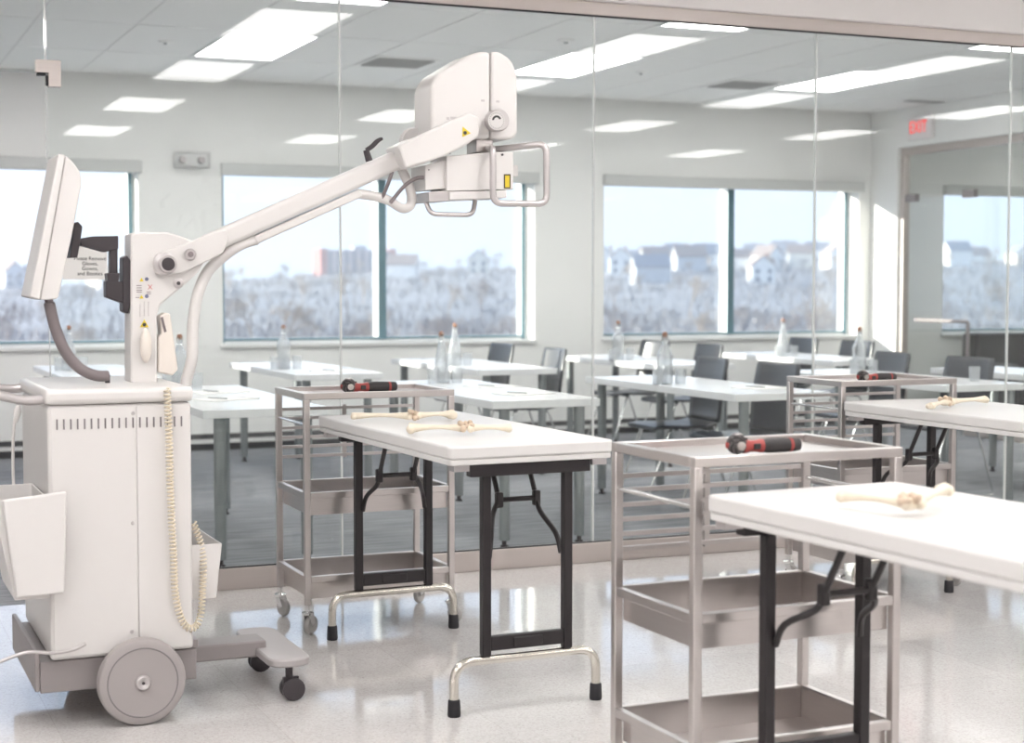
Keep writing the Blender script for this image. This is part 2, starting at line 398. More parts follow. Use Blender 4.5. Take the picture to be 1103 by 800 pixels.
# T-bar grid a touch below the slab, flush with the tiles
gm = MB()
for ix in range(-6, 20): gm.box(TX0 + ix * TW - .012, TX0 + ix * TW + .012, PART + .07, BACK, ZC + .004, ZC + .022)
for iy in range(-2, 3): gm.box(-4, 14, TY0 + iy * TL - .012, TY0 + iy * TL + .012, ZC + .004, ZC + .022)
gm.build('grid_bars', M_GRID, ceil_f)

def ceiling_light():
    t = local('ceiling_light')
    f = MB()
    f.box(0, TW, 0, .022, -.006, .02).box(0, TW, TL - .022, TL, -.006, .02).box(0, .022, .022, TL - .022, -.006, .02).box(TW - .022, TW, .022, TL - .022, -.006, .02)
    f.build('light_frame', M_FRAMEL, t)
    MB().box(.022, TW - .022, .022, TL - .022, .003, .012).build('diffuser', M_DIFF, t)
    return t
L0 = ceiling_light(); first = True
far_names = {(2.42, 10.145): 'lit ceiling panel high at left, above the slanting arm', (4.815, 10.145): 'lit ceiling panel right of the tube head',
             (7.205, 10.145): 'lit ceiling panel left of the exit sign', (2.42, 7.69): 'lit ceiling panel cut by the top edge of the picture',
             (4.815, 7.69): 'lit ceiling panel peeping under the metal header, middle', (7.205, 7.69): 'lit ceiling panel peeping under the metal header at far right'}
for (x, y) in lamps_far + [(x, y) for x in (-2.42, -.03, 2.35, 4.76, 7.23, 9.65) for y in (3.28, .96, -1.47, -4.1)]:
    t = L0 if first else copy_tree(L0); first = False
    t.location = (x, y, ZC - (.014 if y < PART else 0))
    if y > PART:
        tag(t, far_names.get((x, y), 'lit ceiling panel over the far room, outside the view'), 'ceiling light', 'far room ceiling lights')
    else:
        tag(t, 'lit ceiling panel of the near room, seen only mirrored in the glass', 'ceiling light', 'near room ceiling lights')

# ------------------------------------------------------------------ glass partition
gp = root('wall_glass', (4, PART, 0)); struct(gp, 'frameless glass partition between the polished floor and the carpet', 'glass wall')
MB().box(-4, 14, PART - .028, PART + .028, HEAD, HEAD + .062).build('header_channel', M_CHAN, gp, bevel=.003)
MB().box(.87, 14, PART - .03, PART + .03, 0, .094).build('base_channel', M_CHAN, gp, bevel=.003)
MB().box(-4, -.35, PART - .03, PART + .03, 0, .094).build('base_channel', M_CHAN, gp, bevel=.003)
MB().box(-4, 14, PART - .0275, PART - .008, HEAD - .006, HEAD - .0003).build('header_gasket', M_RUBBER, gp)
MB().box(.87, 14, PART - .02, PART - .008, .0943, .099).build('base_gasket', M_RUBBER, gp)
seams = [.853, 2.105, 3.352, 4.592, 5.822, 7.05, 8.28, 9.51, 10.74, 11.97, 14]
def pane(x0, x1, z0, z1): MB().box(x0 + .0042, x1 - .0042, PART - .006, PART + .006, z0, z1).build('pane', M_PGLASS, gp)
for a, b in zip(seams[:-1], seams[1:]): pane(a, b, .094, HEAD)
DOORH = 2.185
pane(-.37, .853, DOORH, HEAD); pane(-4, -.37, .094, HEAD)
for s_ in seams[1:-1]: MB().box(s_ - .004, s_ + .004, PART - .0065, PART + .0065, .094, HEAD).build('joint_strip', M_EDGE, gp)
MB().box(.850, .856, PART - .0065, PART + .0065, DOORH, HEAD).build('joint_strip', M_EDGE, gp)
MB().box(.851, .855, PART - .0065, PART + .0065, .094, DOORH).build('joint_strip', M_EDGE, gp)
MB().prism([(.812, 2.185), (.812, 2.238), (.912, 2.238), (.912, 2.130), (.862, 2.130), (.862, 2.185)], PART - .024, PART + .024).build('patch_fitting', M_CHAN, gp, bevel=.002)
MB().box(.818, .852, PART - .018, PART + .018, 2.176, 2.1845).box(.852, .8615, PART - .018, PART + .018, 2.135, 2.176).build('fitting_gasket', M_RUBBER, gp)

sg = root('notice_sheet', (1.0, PART - .008, 1.41)); tag(sg, 'white paper notice on the glass, asking to remove gloves and gowns', 'sign')
a, b = PY(67, 262, PART - .008), PY(116, 301, PART - .008)
MB().box(a.x, b.x, PART - .0085, PART - .0072, b.z, a.z).build('sheet', M_PAPER, sg)
for k, ln in enumerate(['Please Remove', 'Gloves,', 'Gowns,', 'and Booties']):
    p = PY(97, 278.5 + k * 5.4, PART - .0088)
    text('lettering', ln, .0215, M_INK, Matrix.Translation((p.x, PART - .0092, p.z)) @ FACE_CAM, sg, ROOTLOC[sg.name])

# glazed screen in the side wall (next room)
gs = root('wall_side_glass', (RIGHT + .07, 10, 0)); struct(gs, 'glass screen with a door in the side wall below the exit sign', 'glass wall')
XG = RIGHT + .07
MB().box(XG - .035, XG + .035, PART + .07, 12.24, 2.515, 2.583).build('header_channel', M_CHAN, gs, bevel=.003)
MB().box(XG - .035, XG + .035, 12.19, 12.24, 0, 2.515).build('jamb', M_CHAN, gs, bevel=.003)
MB().box(XG - .035, XG + .035, PART + .07, 11.30, 0, .09).build('base_channel', M_CHAN, gs, bevel=.003)
for (y0, y1, z0, z1) in ((11.31, 12.18, .02, 2.12), (11.31, 12.18, 2.135, 2.515), (10.1, 11.297, .09, 2.515), (8.9, 10.097, .09, 2.515), (PART + .08, 8.897, .09, 2.515)):
    MB().box(XG - .006, XG + .006, y0, y1, z0, z1).build('pane', M_PGLASS, gs)
for (y0, y1) in ((12.03, 12.185), (11.22, 11.38)):
    MB().box(XG - .022, XG + .022, y0, y1, 2.085, 2.155).build('patch_fitting', M_XG, gs, bevel=.003)
MB().tube(round_path([(XG - .05, 11.98, 1.0), (XG - .05, 11.24, 1.0), (XG - .05, 11.24, .55)], .02), .017, 10).cyl((XG - .05, 11.8, 1.0), (XG, 11.8, 1.0), .01).cyl((XG - .05, 11.4, 1.0), (XG, 11.4, 1.0), .01).build('door_pull', M_XG, gs)

# exit sign
ex = root('exit_sign', (RIGHT, 11.87, 2.64)); tag(ex, 'white exit sign with red letters on the side wall', 'sign')
MB().box(RIGHT - .045, RIGHT, 11.70, 12.04, 2.635, 2.845).build('sign_housing', mat('sign_white', (.86, .82, .82), .5), ex, bevel=.006)
text('lettering', 'EXIT', .155, M_EXIT, Matrix.Translation((RIGHT - .047, 11.885, 2.742)) @ FACE_LEFT @ Matrix.Diagonal((.8, 1, 1, 1)), ex, ROOTLOC[ex.name], ext=.001)

# emergency light on the window wall
el = root('emergency_light', (2.68, BACK, 2.24)); tag(el, 'clear-covered emergency light unit high on the window wall', 'emergency light')
MB().box(2.55, 2.81, BACK - .05, BACK - .001, 2.245, 2.36).build('housing', mat('emlight_white', (.88, .88, .87), .5), el, bevel=.008)
for x in (2.60, 2.75):
    h = MB().lathe([(.0, -.03), (.026, -.03), (.03, 0), (.022, .03)], 16, (x, BACK - .085, 2.30), 'y').build('lamp_head', M_METP, el)
MB().box(2.545, 2.815, BACK - .13, BACK - .124, 2.24, 2.365).box(2.545, 2.549, BACK - .124, BACK - .01, 2.24, 2.365).box(2.811, 2.815, BACK - .124, BACK - .01, 2.24, 2.365).box(2.549, 2.811, BACK - .124, BACK - .01, 2.361, 2.365).box(2.549, 2.811, BACK - .124, BACK - .01, 2.24, 2.244).build('cover', M_CLEAR, el)

# ceiling vents and detectors
def vent(x, y, w, l, label):
    v = root('ceiling_vent', (x, y, ZC)); tag(v, label, 'vent', 'ceiling vents')
    MB().box(x, x + w, y, y + .03, ZC - .01, ZC - .001).box(x, x + w, y + l - .03, y + l, ZC - .01, ZC - .001).box(x, x + .03, y + .03, y + l - .03, ZC - .01, ZC - .001).box(x + w - .03, x + w, y + .03, y + l - .03, ZC - .01, ZC - .001).build('vent_frame', M_TILE, v)
    MB().box(x + .03, x + w - .03, y + .03, y + l - .03, ZC - .002, ZC - .0005).build('vent_throat', mat('vent_dark', (.06, .06, .06), .8), v)
    n = max(3, int((l - .06) / .06))
    for k in range(n):
        yy = y + .04 + (l - .08) * (k + .5) / n
        MB().bar((x + .03, yy, ZC - .012), (x + w - .03, yy, ZC - .010), .012, .003, (0, .9, 1)).build('vent_slat', M_VENTD, v)
vent(3.62, 10.84, .5, .5, 'square slatted ceiling vent behind the tube head')
vent(6.6, 10.95, .5, .5, 'square slatted ceiling vent left of the right-hand light panel')
vent(8.70, 11.45, .44, .2, 'narrow slot vent beside the side wall')
def detector(x, y, label, r=.05):
    d = root('smoke_detector', (x, y, ZC)); tag(d, label, 'detector', 'ceiling detectors')
    MB().lathe([(0, -.014), (r * .7, -.014), (r * .8, -.010), (r, -.006), (r, -.001)], 20, (x, y, ZC)).build('body', M_TILE, d)
    MB().lathe([(0, -.024), (r * .2, -.024), (r * .25, -.0135)], 14, (x, y, ZC)).build('sensor_cap', M_LEGG, d)
detector(4.55, 9.66, 'small round detector on the ceiling above the tube head', .06)
detector(5.74, 10.85, 'small round detector right of the middle light panel')
detector(2.12, 10.75, 'small round detector left of the upper left light panel', .05)

# ------------------------------------------------------------------ folding tables
def folding_table():
    t = local('folding_table'); w, l, zt = .56, 1.28, .835
    outl = rounded([(-w/2, -l/2), (w/2, -l/2), (w/2, l/2), (-w/2, l/2)], .025, 4)
    def slab(o, z0, z1, sc=0.0):
        n = len(o); k = [(x - math.copysign(sc, x), y - math.copysign(sc, y)) for x, y in o]
        return MB().add([(x, y, z0) for x, y in k] + [(x, y, z1) for x, y in k], [tuple(range(n - 1, -1, -1)), tuple(range(n, 2 * n))] + [(i, (i + 1) % n, (i + 1) % n + n, i + n) for i in range(n)])
    slab(outl, .795, zt).build('tabletop', M_PLASTW, t, bevel=.007, seg=3)
    slab(outl, .777, .7945, .003).build('tabletop_skirt', M_PLASTW, t, bevel=.003)
    for sx in (-1, 1):
        for sy in (-1, 1):
            MB().box(sx * .235 - .025, sx * .235 + .025, sy * .605 - .02, sy * .605 + .02, .757, .7765).build('corner_bracket', M_METP, t)
    for sy in (-1, 1):
        MB().box(-.205, .205, sy * .605 - .018, sy * .605 + .018, .738, .7765).build('end_rail', M_BLACKM, t, bevel=.003)
        yl = sy * .585
        for sx in (-1, 1):
            MB().box(sx * .14 - .0145, sx * .14 + .0145, yl - .0145, yl + .0145, .178, .74).build('leg', M_BLACKM, t, bevel=.003)
            yj = sy * .39; xs, x = (sx * .126, sx * .128) if sx == -sy else (sx * .122, sx * .005)
            MB().tube(smooth_path([(xs, yl - sy * .012, .478), (xs * .8 + x * .2, yl - sy * .05, .535), (xs * .3 + x * .7, yj + sy * .03, .59), (x, yj, .63)], 4), .0085, 8).build('lower_brace', M_BLACKM, t)
            b = MB().tube([(x, yj, .63), (x, sy * .31, .765)], .0085, 8).build('upper_brace', M_BLACKM, t)
            MB().box(x - .012, x + .012, yj - .012, yj + .012, .605, .655).build('brace_hinge', M_BLACKM, b, bevel=.005)
        MB().cyl((sy * .005, sy * .39, .63), (-sy * .128, sy * .39, .63), .0085, n=10).build('brace_bar', M_BLACKM, t)
        MB().box(-.1255, .1255, yl - .012, yl + .012, .193, .238).box(-.05, .05, yl - .0155, yl + .0155, .2, .23).build('leg_stretcher', M_BLACKM, t, bevel=.003)
        ft = MB().tube(round_path([(-.245, yl, .03), (-.245, yl, .165), (.245, yl, .165), (.245, yl, .03)], .09, 8), .0145, 12).build('foot_tube', M_NICKEL, t)
        for sx in (-1, 1):
            MB().lathe([(0, 0), (.019, 0), (.0205, .006), (.0185, .05), (.0165, .053)], 16, (sx * .245, yl, 0)).build('rubber_tip', M_RUBBER, ft)
    return t
ft1 = folding_table(); tag(ft1, 'white folding table carrying two bone models, between the carts', 'folding table', 'folding tables')
place(ft1, (1.975, 5.095, 0), R(1.6))
ft2 = copy_tree(ft1); ft2['label'] = 'white folding table at the right edge with one pale bone model, farther back'
place(ft2, (4.18, 4.92, 0), R(.6))
ft3 = copy_tree(ft1); ft3['label'] = 'nearest white folding table, lower right foreground, feet out of frame'
place(ft3, (2.185, 2.585, 0), R(3.2))

# ------------------------------------------------------------------ stainless carts
def instrument_cart():
    t = local('instrument_cart'); hx, hy, q = .29, .198, .012
    for sx in (-1, 1):
        for sy in (-1, 1):
            MB().box(sx * hx - q, sx * hx + q, sy * hy - q, sy * hy + q, .115, .891).build('leg', M_STEEL, t, bevel=.003)
            a = (40 if sx * sy > 0 else -70); ca, sa = math.cos(R(a)), math.sin(R(a))
            cx, cy = sx * hx, sy * hy; wx, wy = cx + .022 * ca, cy + .022 * sa
            c = MB().cyl((cx, cy, .085), (cx, cy, .116), .011, n=14).lathe([(.0, .078), (.022, .078), (.024, .086), (.012, .092)], 16, (cx, cy, 0))
            for k in (-1, 1):
                ox, oy = -sa * .014 * k, ca * .014 * k
                c.bar((cx + ox, cy + oy, .085), (wx + ox, wy + oy, .036), .003, .026, (ca, sa, 0))
            c = c.build('caster_fork', M_CHROME, t)
            MB().tube([(wx - sa * -.010, wy - ca * .010, .0365), (wx - sa * -.004, wy - ca * .004, .0365), (wx + sa * -.004, wy + ca * .004, .0365), (wx + sa * -.010, wy + ca * .010, .0365)], [.032, .036, .036, .032], 20).build('caster_wheel', mat('caster_tyre', (.40, .385, .375), .5), c)
    z0, z1 = .89, .915
    for sy in (-1, 1): MB().box(-hx - q, hx + q, sy * hy - q, sy * hy + q, z0, z1).build('top_rail', M_STEEL, t, bevel=.0025)
    for sx in (-1, 1): MB().box(sx * hx - q, sx * hx + q, -hy + q, hy - q, z0, z1).build('top_rail', M_STEEL, t, bevel=.0025)
    tp = MB().box(-hx + q, hx - q, -hy + q, hy - q, .895, .898)
    tp.build('top_tray', M_STEEL, t)
    for sx in (-1, 1): MB().cyl((sx * hx, -hy + q, .795), (sx * hx, hy - q, .795), .006, n=10).build('side_bar', M_CHROME, t)
    for z in (.826, .789, .751, .713, .675, .636): MB().box(-hx + q, hx - q, hy - .004, hy + .004, z - .006, z + .006).build('back_rail', M_STEEL, t)
    MB().box(-.024, -.008, hy + .0045, hy + .014, .624, .838).build('back_post', M_STEEL, t)
    for zt in (.54, .222):
        for sy in (-1, 1): MB().box(-hx + q, hx - q, sy * hy - .010, sy * hy + .010, zt - .024, zt).build('shelf_rail', M_STEEL, t, bevel=.002)
        for sx in (-1, 1): MB().box(sx * hx - .010, sx * hx + .010, -hy + q, hy - q, zt - .024, zt).build('shelf_rail', M_STEEL, t, bevel=.002)
        ix, iy, zb, th = hx - .0135, hy - .0135, zt - .088, .002
        b = MB().box(-ix, ix, -iy, iy, zb, zb + th)
        for s in (-1, 1):
            b.box(-ix, ix, s * iy - th / 2, s * iy + th / 2, zb, zt - .004); b.box(s * ix - th / 2, s * ix + th / 2, -iy, iy, zb, zt - .004)
        b.build('shelf_tray', M_STEEL, t)
    return t
ct1 = instrument_cart(); tag(ct1, 'steel instrument cart standing behind the table with two bones', 'cart', 'stainless instrument carts')
C1 = (1.942, 5.985); C2 = (2.17, 3.475); C3 = (4.235, 5.83)
place(ct1, (*C1, 0))
ct2 = copy_tree(ct1); ct2['label'] = 'nearest steel instrument cart, in front of the foreground table end'; place(ct2, (*C2, 0), R(1.0))
ct3 = copy_tree(ct1); ct3['label'] = 'steel instrument cart at right, behind the farther folding table'; place(ct3, (*C3, 0))

# ------------------------------------------------------------------ power tools
def power_tool():
    t = local('power_driver'); z = .021
    hd = MB().ball((0, 0, .028), (.027, .028, .027), 20, 12).build('head', M_TOOLB, t)
    k = MB(); rk = random.Random(9)
    for i in range(40):
        a = 2 * math.pi * i / 40; tt_ = .5 + .95 * ((i * 7) % 9) / 8
        k.ball((.0265 * math.sin(tt_) * math.cos(a * 3.7), -.0265 * math.cos(tt_), .028 + .0265 * math.sin(tt_) * math.sin(a * 3.7)), .0042, 6, 4)
    k.build('knurling', mat('knurl_grey', (.10, .09, .09), .3, metal=.7), hd)
    MB().lathe([(.0055, -.034), (.0115, -.034), (.0125, -.030), (.0125, -.018)], 20, (0, 0, .025), 'y').build('chuck', mat('chuck_steel', (.72, .69, .66), .25, metal=.9), hd)
    MB().lathe([(0, -.0335), (.0055, -.0335), (.0055, -.02)], 16, (0, 0, .025), 'y').build('chuck_bore', M_TOOLB, hd)
    MB().lathe([(0, .024), (.015, .022), (.016, .030), (.008, .034), (0, .034)], 16, (.003, 0, .024)).build('collar', mat('collar_steel', (.35, .33, .33), .3, metal=.8), hd)
    MB().lathe([(.006, -.0295), (.009, -.028), (.010, -.025), (.009, -.022)], 20, (0, 0, .026), 'x').build('red_cap', M_RED, hd)
    MB().lathe([(.019, .02), (.0185, .03), (.0155, .04), (.0155, .058), (.0185, .072), (.0185, .078)], 20, (0, 0, z), 'x').build('neck', M_RED, t)
    MB().box(.045, .066, -.0185, -.0135, z - .008, z + .008).build('trigger', M_TOOLB, t, bevel=.002)
    MB().lathe([(0, .0235), (.004, .0225), (.004, .012)], 10, (.03, .0, z)).build('switch', M_TOOLB, t)
    MB().lathe([(.0175, .0785), (.0195, .09), (.0205, .11), (.0195, .145), (.0185, .158)], 22, (0, 0, z), 'x').build('grip', M_TOOLB, t)
    MB().lathe([(.019, .1585), (.0195, .162), (.0185, .167)], 22, (0, 0, z), 'x').build('red_ring', M_RED, t)
    MB().lathe([(.0185, .1675), (.0185, .176), (.0165, .190), (.012, .193), (0, .193)], 22, (0, 0, z), 'x').build('end_cap', M_TOOLB, t)
    return t
pt1 = power_tool(); tag(pt1, 'red and black power driver on the cart behind the two bones', 'power tool', 'power drivers on the carts')
TZ = .8982
place(pt1, (PY(375, 412, 5.97).x, 5.97, TZ), R(1)); pt1.scale = (1.04, 1.04, 1.04)
pt2 = copy_tree(pt1); pt2['label'] = 'red and black power driver on the nearest cart'; place(pt2, (PY(793, 472, 3.42).x, 3.42, TZ), R(-4)); pt2.scale = (.93, .93, .93)
pt3 = copy_tree(pt1); pt3['label'] = 'red and black power driver on the cart at right'; place(pt3, (PY(929, 404, 5.76).x, 5.76, TZ), R(3)); pt3.scale = (.93, .93, .93)

# ------------------------------------------------------------------ bone models
def remesh(o, vox=.0028, sm=3):
    r = o.modifiers.new('remesh', 'REMESH'); r.mode = 'VOXEL'; r.voxel_size = vox; r.use_smooth_shade = True
    s = o.modifiers.new('smooth', 'SMOOTH'); s.iterations = sm; s.factor = .5
def long_bone(name, p, q, r, fp, fq, parent, m=M_BONE):
    p, q = Vector(p), Vector(q); d = q - p; L = d.length; dn = d.normalized()
    side = dn.cross(Vector((0, 0, 1))).normalized(); up = side.cross(dn)
    pts, rad = [], []
    for i in range(25):
        t = i / 24; e0 = max(0, 1 - t / .34); e1 = max(0, 1 - (1 - t) / .34)
        rr = r * (1 + (fp - 1) * e0 ** 1.6 * .75 + (fq - 1) * e1 ** 1.6 * .75 + .10 * math.sin(t * 9))
        pts.append(p + d * t + side * (.006 * math.sin(t * math.pi)) + up * (.004 * math.sin(t * math.pi))); rad.append(rr)
    mb = MB().tube(pts, rad, 14)
    for e, fl, sgn in ((p, fp, 1), (q, fq, -1)):
        for k in (-1, 1):
            c = e + dn * (sgn * r * .7) + side * (k * r * fl * .62) - up * (r * .1 * fl)
            mb.ball(c, r * fl * .72, 12, 8)
    o = mb.build(name, m, parent); remesh(o); return o
def knee(c, r, parent, seed):
    rnd = random.Random(seed); mb = MB()
    for i in range(14):
        mb.ball((c[0] + rnd.uniform(-1, 1) * r * .9, c[1] + rnd.uniform(-1, 1) * r * .9, c[2] + rnd.uniform(-.5, 1) * r * .7), r * rnd.uniform(.22, .42), 10, 7)
    o = mb.build('knee_joint', M_BONED, parent); remesh(o, .0028, 1); return o
def bone_model(pix, z, label, seed, zl=0.0, f0=1.8, f1=2.5):
    P = [PZ(px, py, z) for px, py in pix]
    t = root('bone_model', (P[1].x, P[1].y, .836)); tag(t, label, 'bone model', 'bone models on the folding tables')
    P[2].z += zl
    long_bone('long_bone', P[0], P[1], .0085, f0, 2.0, t); long_bone('long_bone', P[1] + (P[2] - P[1]) * .08, P[2], .0088, 2.0, f1, t)
    knee(P[1] + Vector((0, 0, .002)), .025, t, seed); return t
bone_model([(379, 448), (443, 448), (488, 446)], .858, 'long pale bone model lying farther back, near the cart', 3)
bone_model([(441, 461), (501, 461), (550, 461)], .858, 'long pale bone model lying nearer the table end', 4, 0, 2.6, 1.9)
bone_model([(1002, 437), (1019, 433), (1061, 430)], .858, 'pale bone model on the table at the right edge', 5, 0, 1.8, 2.0)
bone_model([(906, 534), (982, 543), (1018, 534)], .862, 'blurred bone model with raised end on the nearest table', 6, .015, 2.0, 2.0)

# ------------------------------------------------------------------ mobile x-ray machine
xr = root('mobile_xray_machine', (.86, 5.17, 0)); tag(xr, 'white mobile x-ray machine with a slanting arm and large grey wheels', 'x-ray machine')
YN, YB = 4.842, 5.50
XA, XB = .596, 1.021
body = MB().box(XA, XB, YN, YB, .205, .965).build('cabinet', M_XW, xr, bevel=.012, seg=3)
XS = PY(148, 560, YN).x
for a, b in ((XA + .010, XS - .001), (XS + .001, XB - .006)):
    MB().box(a, b, YN - .004, YN, .215, .958).build('side_panel', M_XW, body, bevel=.0015)
for k in range(19):
    p = PY(61.3 + k * 7.45, 457.2 - k * .2, YN - .004)
    MB().box(p.x - .0024, p.x + .0024, YN - .0055, YN - .0025, p.z - .0155, p.z + .0155).build('vent_slot', M_XHUB, body)
for (px, py) in ((143, 445), (143, 563), (142, 680)):
    p = PY(px, py, YN); MB().lathe([(0, -.0065), (.0045, -.006), (.006, -.004), (.006, 0)], 12, p, 'y').build('screw', M_METP, body)
MB().box(XA - .008, XB + .006, YN - .012, YB + .008, .9665, 1.013).build('top_cover', M_XW, xr, bevel=.016, seg=3)
# chassis
ch = MB().box(XA - .03, XB + .012, YN + .02, YB - .02, .105, .2).build('chassis', M_XG, xr, bevel=.004)
MB().box(XA - .045, XA - .0305, YN + .02, YB - .02, .112, .23).build('rear_bumper', M_XG, ch, bevel=.003)
MB().box(XB - .05, XB + .02, YN + .03, YN + .1, .2005, .225).build('wheel_bracket', M_XG, ch, bevel=.002)
MB().box(XB + .0125, 1.30, 5.04, 5.16, .112, .165).build('front_beam', M_XG, ch, bevel=.006)
pl = rounded([(1.265, 4.845), (1.40, 4.845), (1.40, 5.36), (1.265, 5.36)], .06, 6)
n = len(pl)
MB().add([(x, y, .115) for x, y in pl] + [(x, y, .142) for x, y in pl], [tuple(range(n - 1, -1, -1)), tuple(range(n, 2 * n))] + [(i, (i + 1) % n, (i + 1) % n + n, i + n) for i in range(n)]).build('front_foot_plate', mat('xray_grey_light', (.40, .375, .375), .4), ch, bevel=.006)
for yy in (4.895, 5.31):
    c = MB().cyl((1.335, yy, .07), (1.335, yy, .1145), .012).box(1.315, 1.365, yy - .006, yy + .006, .04, .075).build('caster_stem', M_DARK, xr)
    for k in (-1, 1):
        MB().lathe([(.012, -.009), (.030, -.009), (.0365, -.006), (.0365, .006), (.030, .009), (.012, .009)], 20, (1.345, yy + k * .017, .037), 'y').build('caster_wheel', M_DARK, c)
for yy, sg_ in ((4.80, -1), (5.535, 1)):
    c = PY(154, 733.5, 4.775); rr = .131; cc = (c.x, yy, rr)
    wl = MB().lathe([(.10, -.026), (.118, -.027), (.127, -.022), (.131, -.012), (.131, .012), (.127, .022), (.118, .027), (.10, .026)], 48, cc, 'y').build('wheel', M_XTYRE, xr)
    MB().lathe([(0, -.024), (.018, -.024), (.095, -.021), (.104, -.0275), (.107, -.026), (.107, .026), (0, .026)], 48, (c.x, yy, rr), 'y').build('wheel_disc', M_XHUB, wl)
    MB().lathe([(0, .0), (.006, .0), (.007, -.001), (.019, -.003), (.023, .001), (.024, .008)], 24, (c.x, yy - .034 if sg_ < 0 else yy + .024, rr), 'y').build('hub_cap', M_METP, wl)
    MB().lathe([(0, -.0006), (.0045, -.0006), (.0045, .001)], 12, (c.x, yy - .0355 if sg_ < 0 else yy + .03, rr), 'y').build('axle_hole', M_DARK, wl)
MB().cyl((PY(154, 733, 4.775).x, 4.83, .131), (PY(154, 733, 4.775).x, 5.505, .131), .02).build('axle', M_DARK, xr)
pts = [PY(-8, 716, 4.80), PY(14, 707, 4.80), PY(32, 702, 4.80), PY(58, 703, 4.80), PY(80, 699, 4.806), PY(92, 693, 4.815)]
MB().tube(smooth_path(pts, 5), .0055, 10).build('cable_guard', M_METP, xr)
# rear handle bar
hp = [(XA, 4.88, .982), (.53, 4.88, .982), (.40, 4.90, 1.015), (.36, 5.17, 1.02), (.40, 5.44, 1.015), (.53, 5.46, .982), (XA, 5.46, .982)]
MB().tube(smooth_path(hp, 6), .0145, 12).build('drive_handle', M_METP, xr)
# side bins
def bin_mesh(xt0, xt1, yt0, yt1, zt, xb0, xb1, yb0, yb1, zb, th=.004):
    o = [(xt0, yt0, zt), (xt1, yt0, zt), (xt1, yt1, zt), (xt0, yt1, zt), (xb0, yb0, zb), (xb1, yb0, zb), (xb1, yb1, zb), (xb0, yb1, zb)]
    i = [(xt0 + th, yt0 + th, zt), (xt1 - th, yt0 + th, zt), (xt1 - th, yt1 - th, zt), (xt0 + th, yt1 - th, zt), (xb0 + th, yb0 + th, zb + th), (xb1 - th, yb0 + th, zb + th), (xb1 - th, yb1 - th, zb + th), (xb0 + th, yb1 - th, zb + th)]
    f = [(4, 7, 6, 5)] + [(k, 4 + k, 4 + (k + 1) % 4, (k + 1) % 4) for k in range(4)] + [(12, 13, 14, 15)] + [(8 + k, 8 + (k + 1) % 4, 12 + (k + 1) % 4, 12 + k) for k in range(4)] + [(k, (k + 1) % 4, 8 + (k + 1) % 4, 8 + k) for k in range(4)]
    return MB().add(o + i, f)
lb = bin_mesh(.43, .588, 4.782, 5.16, .70, .49, .588, 4.79, 5.13, .405).build('cassette_bin', M_XW, xr, bevel=.003)
fp = [PY(2, 538, 4.78), PY(71, 528.5, 4.78), PY(69, 638, 4.78), PY(17, 643, 4.78)]
MB().prism_pts([(p.x, 4.762, p.z) for p in fp], (0, .018, 0)).build('bin_front', M_XW, lb, bevel=.006, seg=3)
bin_mesh(1.0225, 1.125, 4.90, 5.40, .515, 1.0225, 1.105, 4.90, 5.36, .345).build('document_pocket', M_XW, xr, bevel=.003)
# hand switch cable at the rear
MB().tube(smooth_path([PY(20, 432, 5.2), PY(15, 460, 5.2), PY(14, 500, 5.2), PY(16, 545, 5.18)], 5), .005, 8).build('rear_cable', M_XW, xr)
MB().tube([PY(20, 436, 5.2), PY(19, 443, 5.2), PY(17, 455, 5.2)], [.006, .013, .006], 10).build('cable_grip', M_XW, xr)
# coiled cord
cpx = [(180, 418, 4.822), (182, 470, 4.822), (184, 540, 4.822), (187, 600, 4.822), (189, 640, 4.822), (196, 668, 4.822), (206, 677, 4.835), (215, 667, 4.86), (218, 640, 4.88), (219, 605, 4.90), (216, 585, 4.91), (208, 562, 4.92)]
cp = smooth_path([PY(*c) for c in cpx], 40); hel = []
acc = 0.0
for i in range(len(cp)):
    if i: acc += (cp[i] - cp[i - 1]).length
res = []; step = acc / 760; d_ = 0; j = 0; seglen = 0
cum = [0]
for i in range(1, len(cp)): cum.append(cum[-1] + (cp[i] - cp[i - 1]).length)
for k in range(760):
    s_ = k * step
    while j < len(cum) - 2 and cum[j + 1] < s_: j += 1
    u = (s_ - cum[j]) / max(1e-9, cum[j + 1] - cum[j]); p = cp[j].lerp(cp[j + 1], u); tg = (cp[j + 1] - cp[j]).normalized()
    n1 = Vector((0, 1, 0)); n1 = (n1 - tg * n1.dot(tg)).normalized(); n2 = tg.cross(n1)
    a = 2 * math.pi * k / 8; res.append(p + (n1 * math.cos(a) + n2 * math.sin(a)) * .0095)
MB().tube(res, .0027, 5).build('coiled_cord', M_CREAM, xr)
# column and shoulder housing
YC0, YC1 = 5.09, 5.21
def pxpoly(pp, y): return [(PY(a, b, y).x, PY(a, b, y).z) for a, b in pp]
def PR(name, pp, y0, y1, m, par, bevel=.003, rad=0.0, seg=2):
    poly = pxpoly(pp, y0)
    if rad: poly = rounded(poly, rad, 5)
    return MB().prism(poly, y0, y1).build(name, m, par, bevel=bevel, seg=seg)
colp = [(141, 413.5), (141, 252), (146, 250), (181, 250), (200, 256), (214, 262), (223, 275), (215, 292), (200, 306), (184, 319), (172, 329), (169.5, 340), (169.5, 413.5)]
col_ = PR('column', colp, YC0, YC1, M_XW, xr, .006, .012)
PR('arm_bracket', [(165, 284), (168, 274), (178, 270), (206, 260), (228, 250), (244, 247), (247, 258), (240, 273), (216, 285), (194, 295), (176, 297), (167, 293)], YC0 - .02, YC0 - .0005, M_XW, xr, .004, .006)
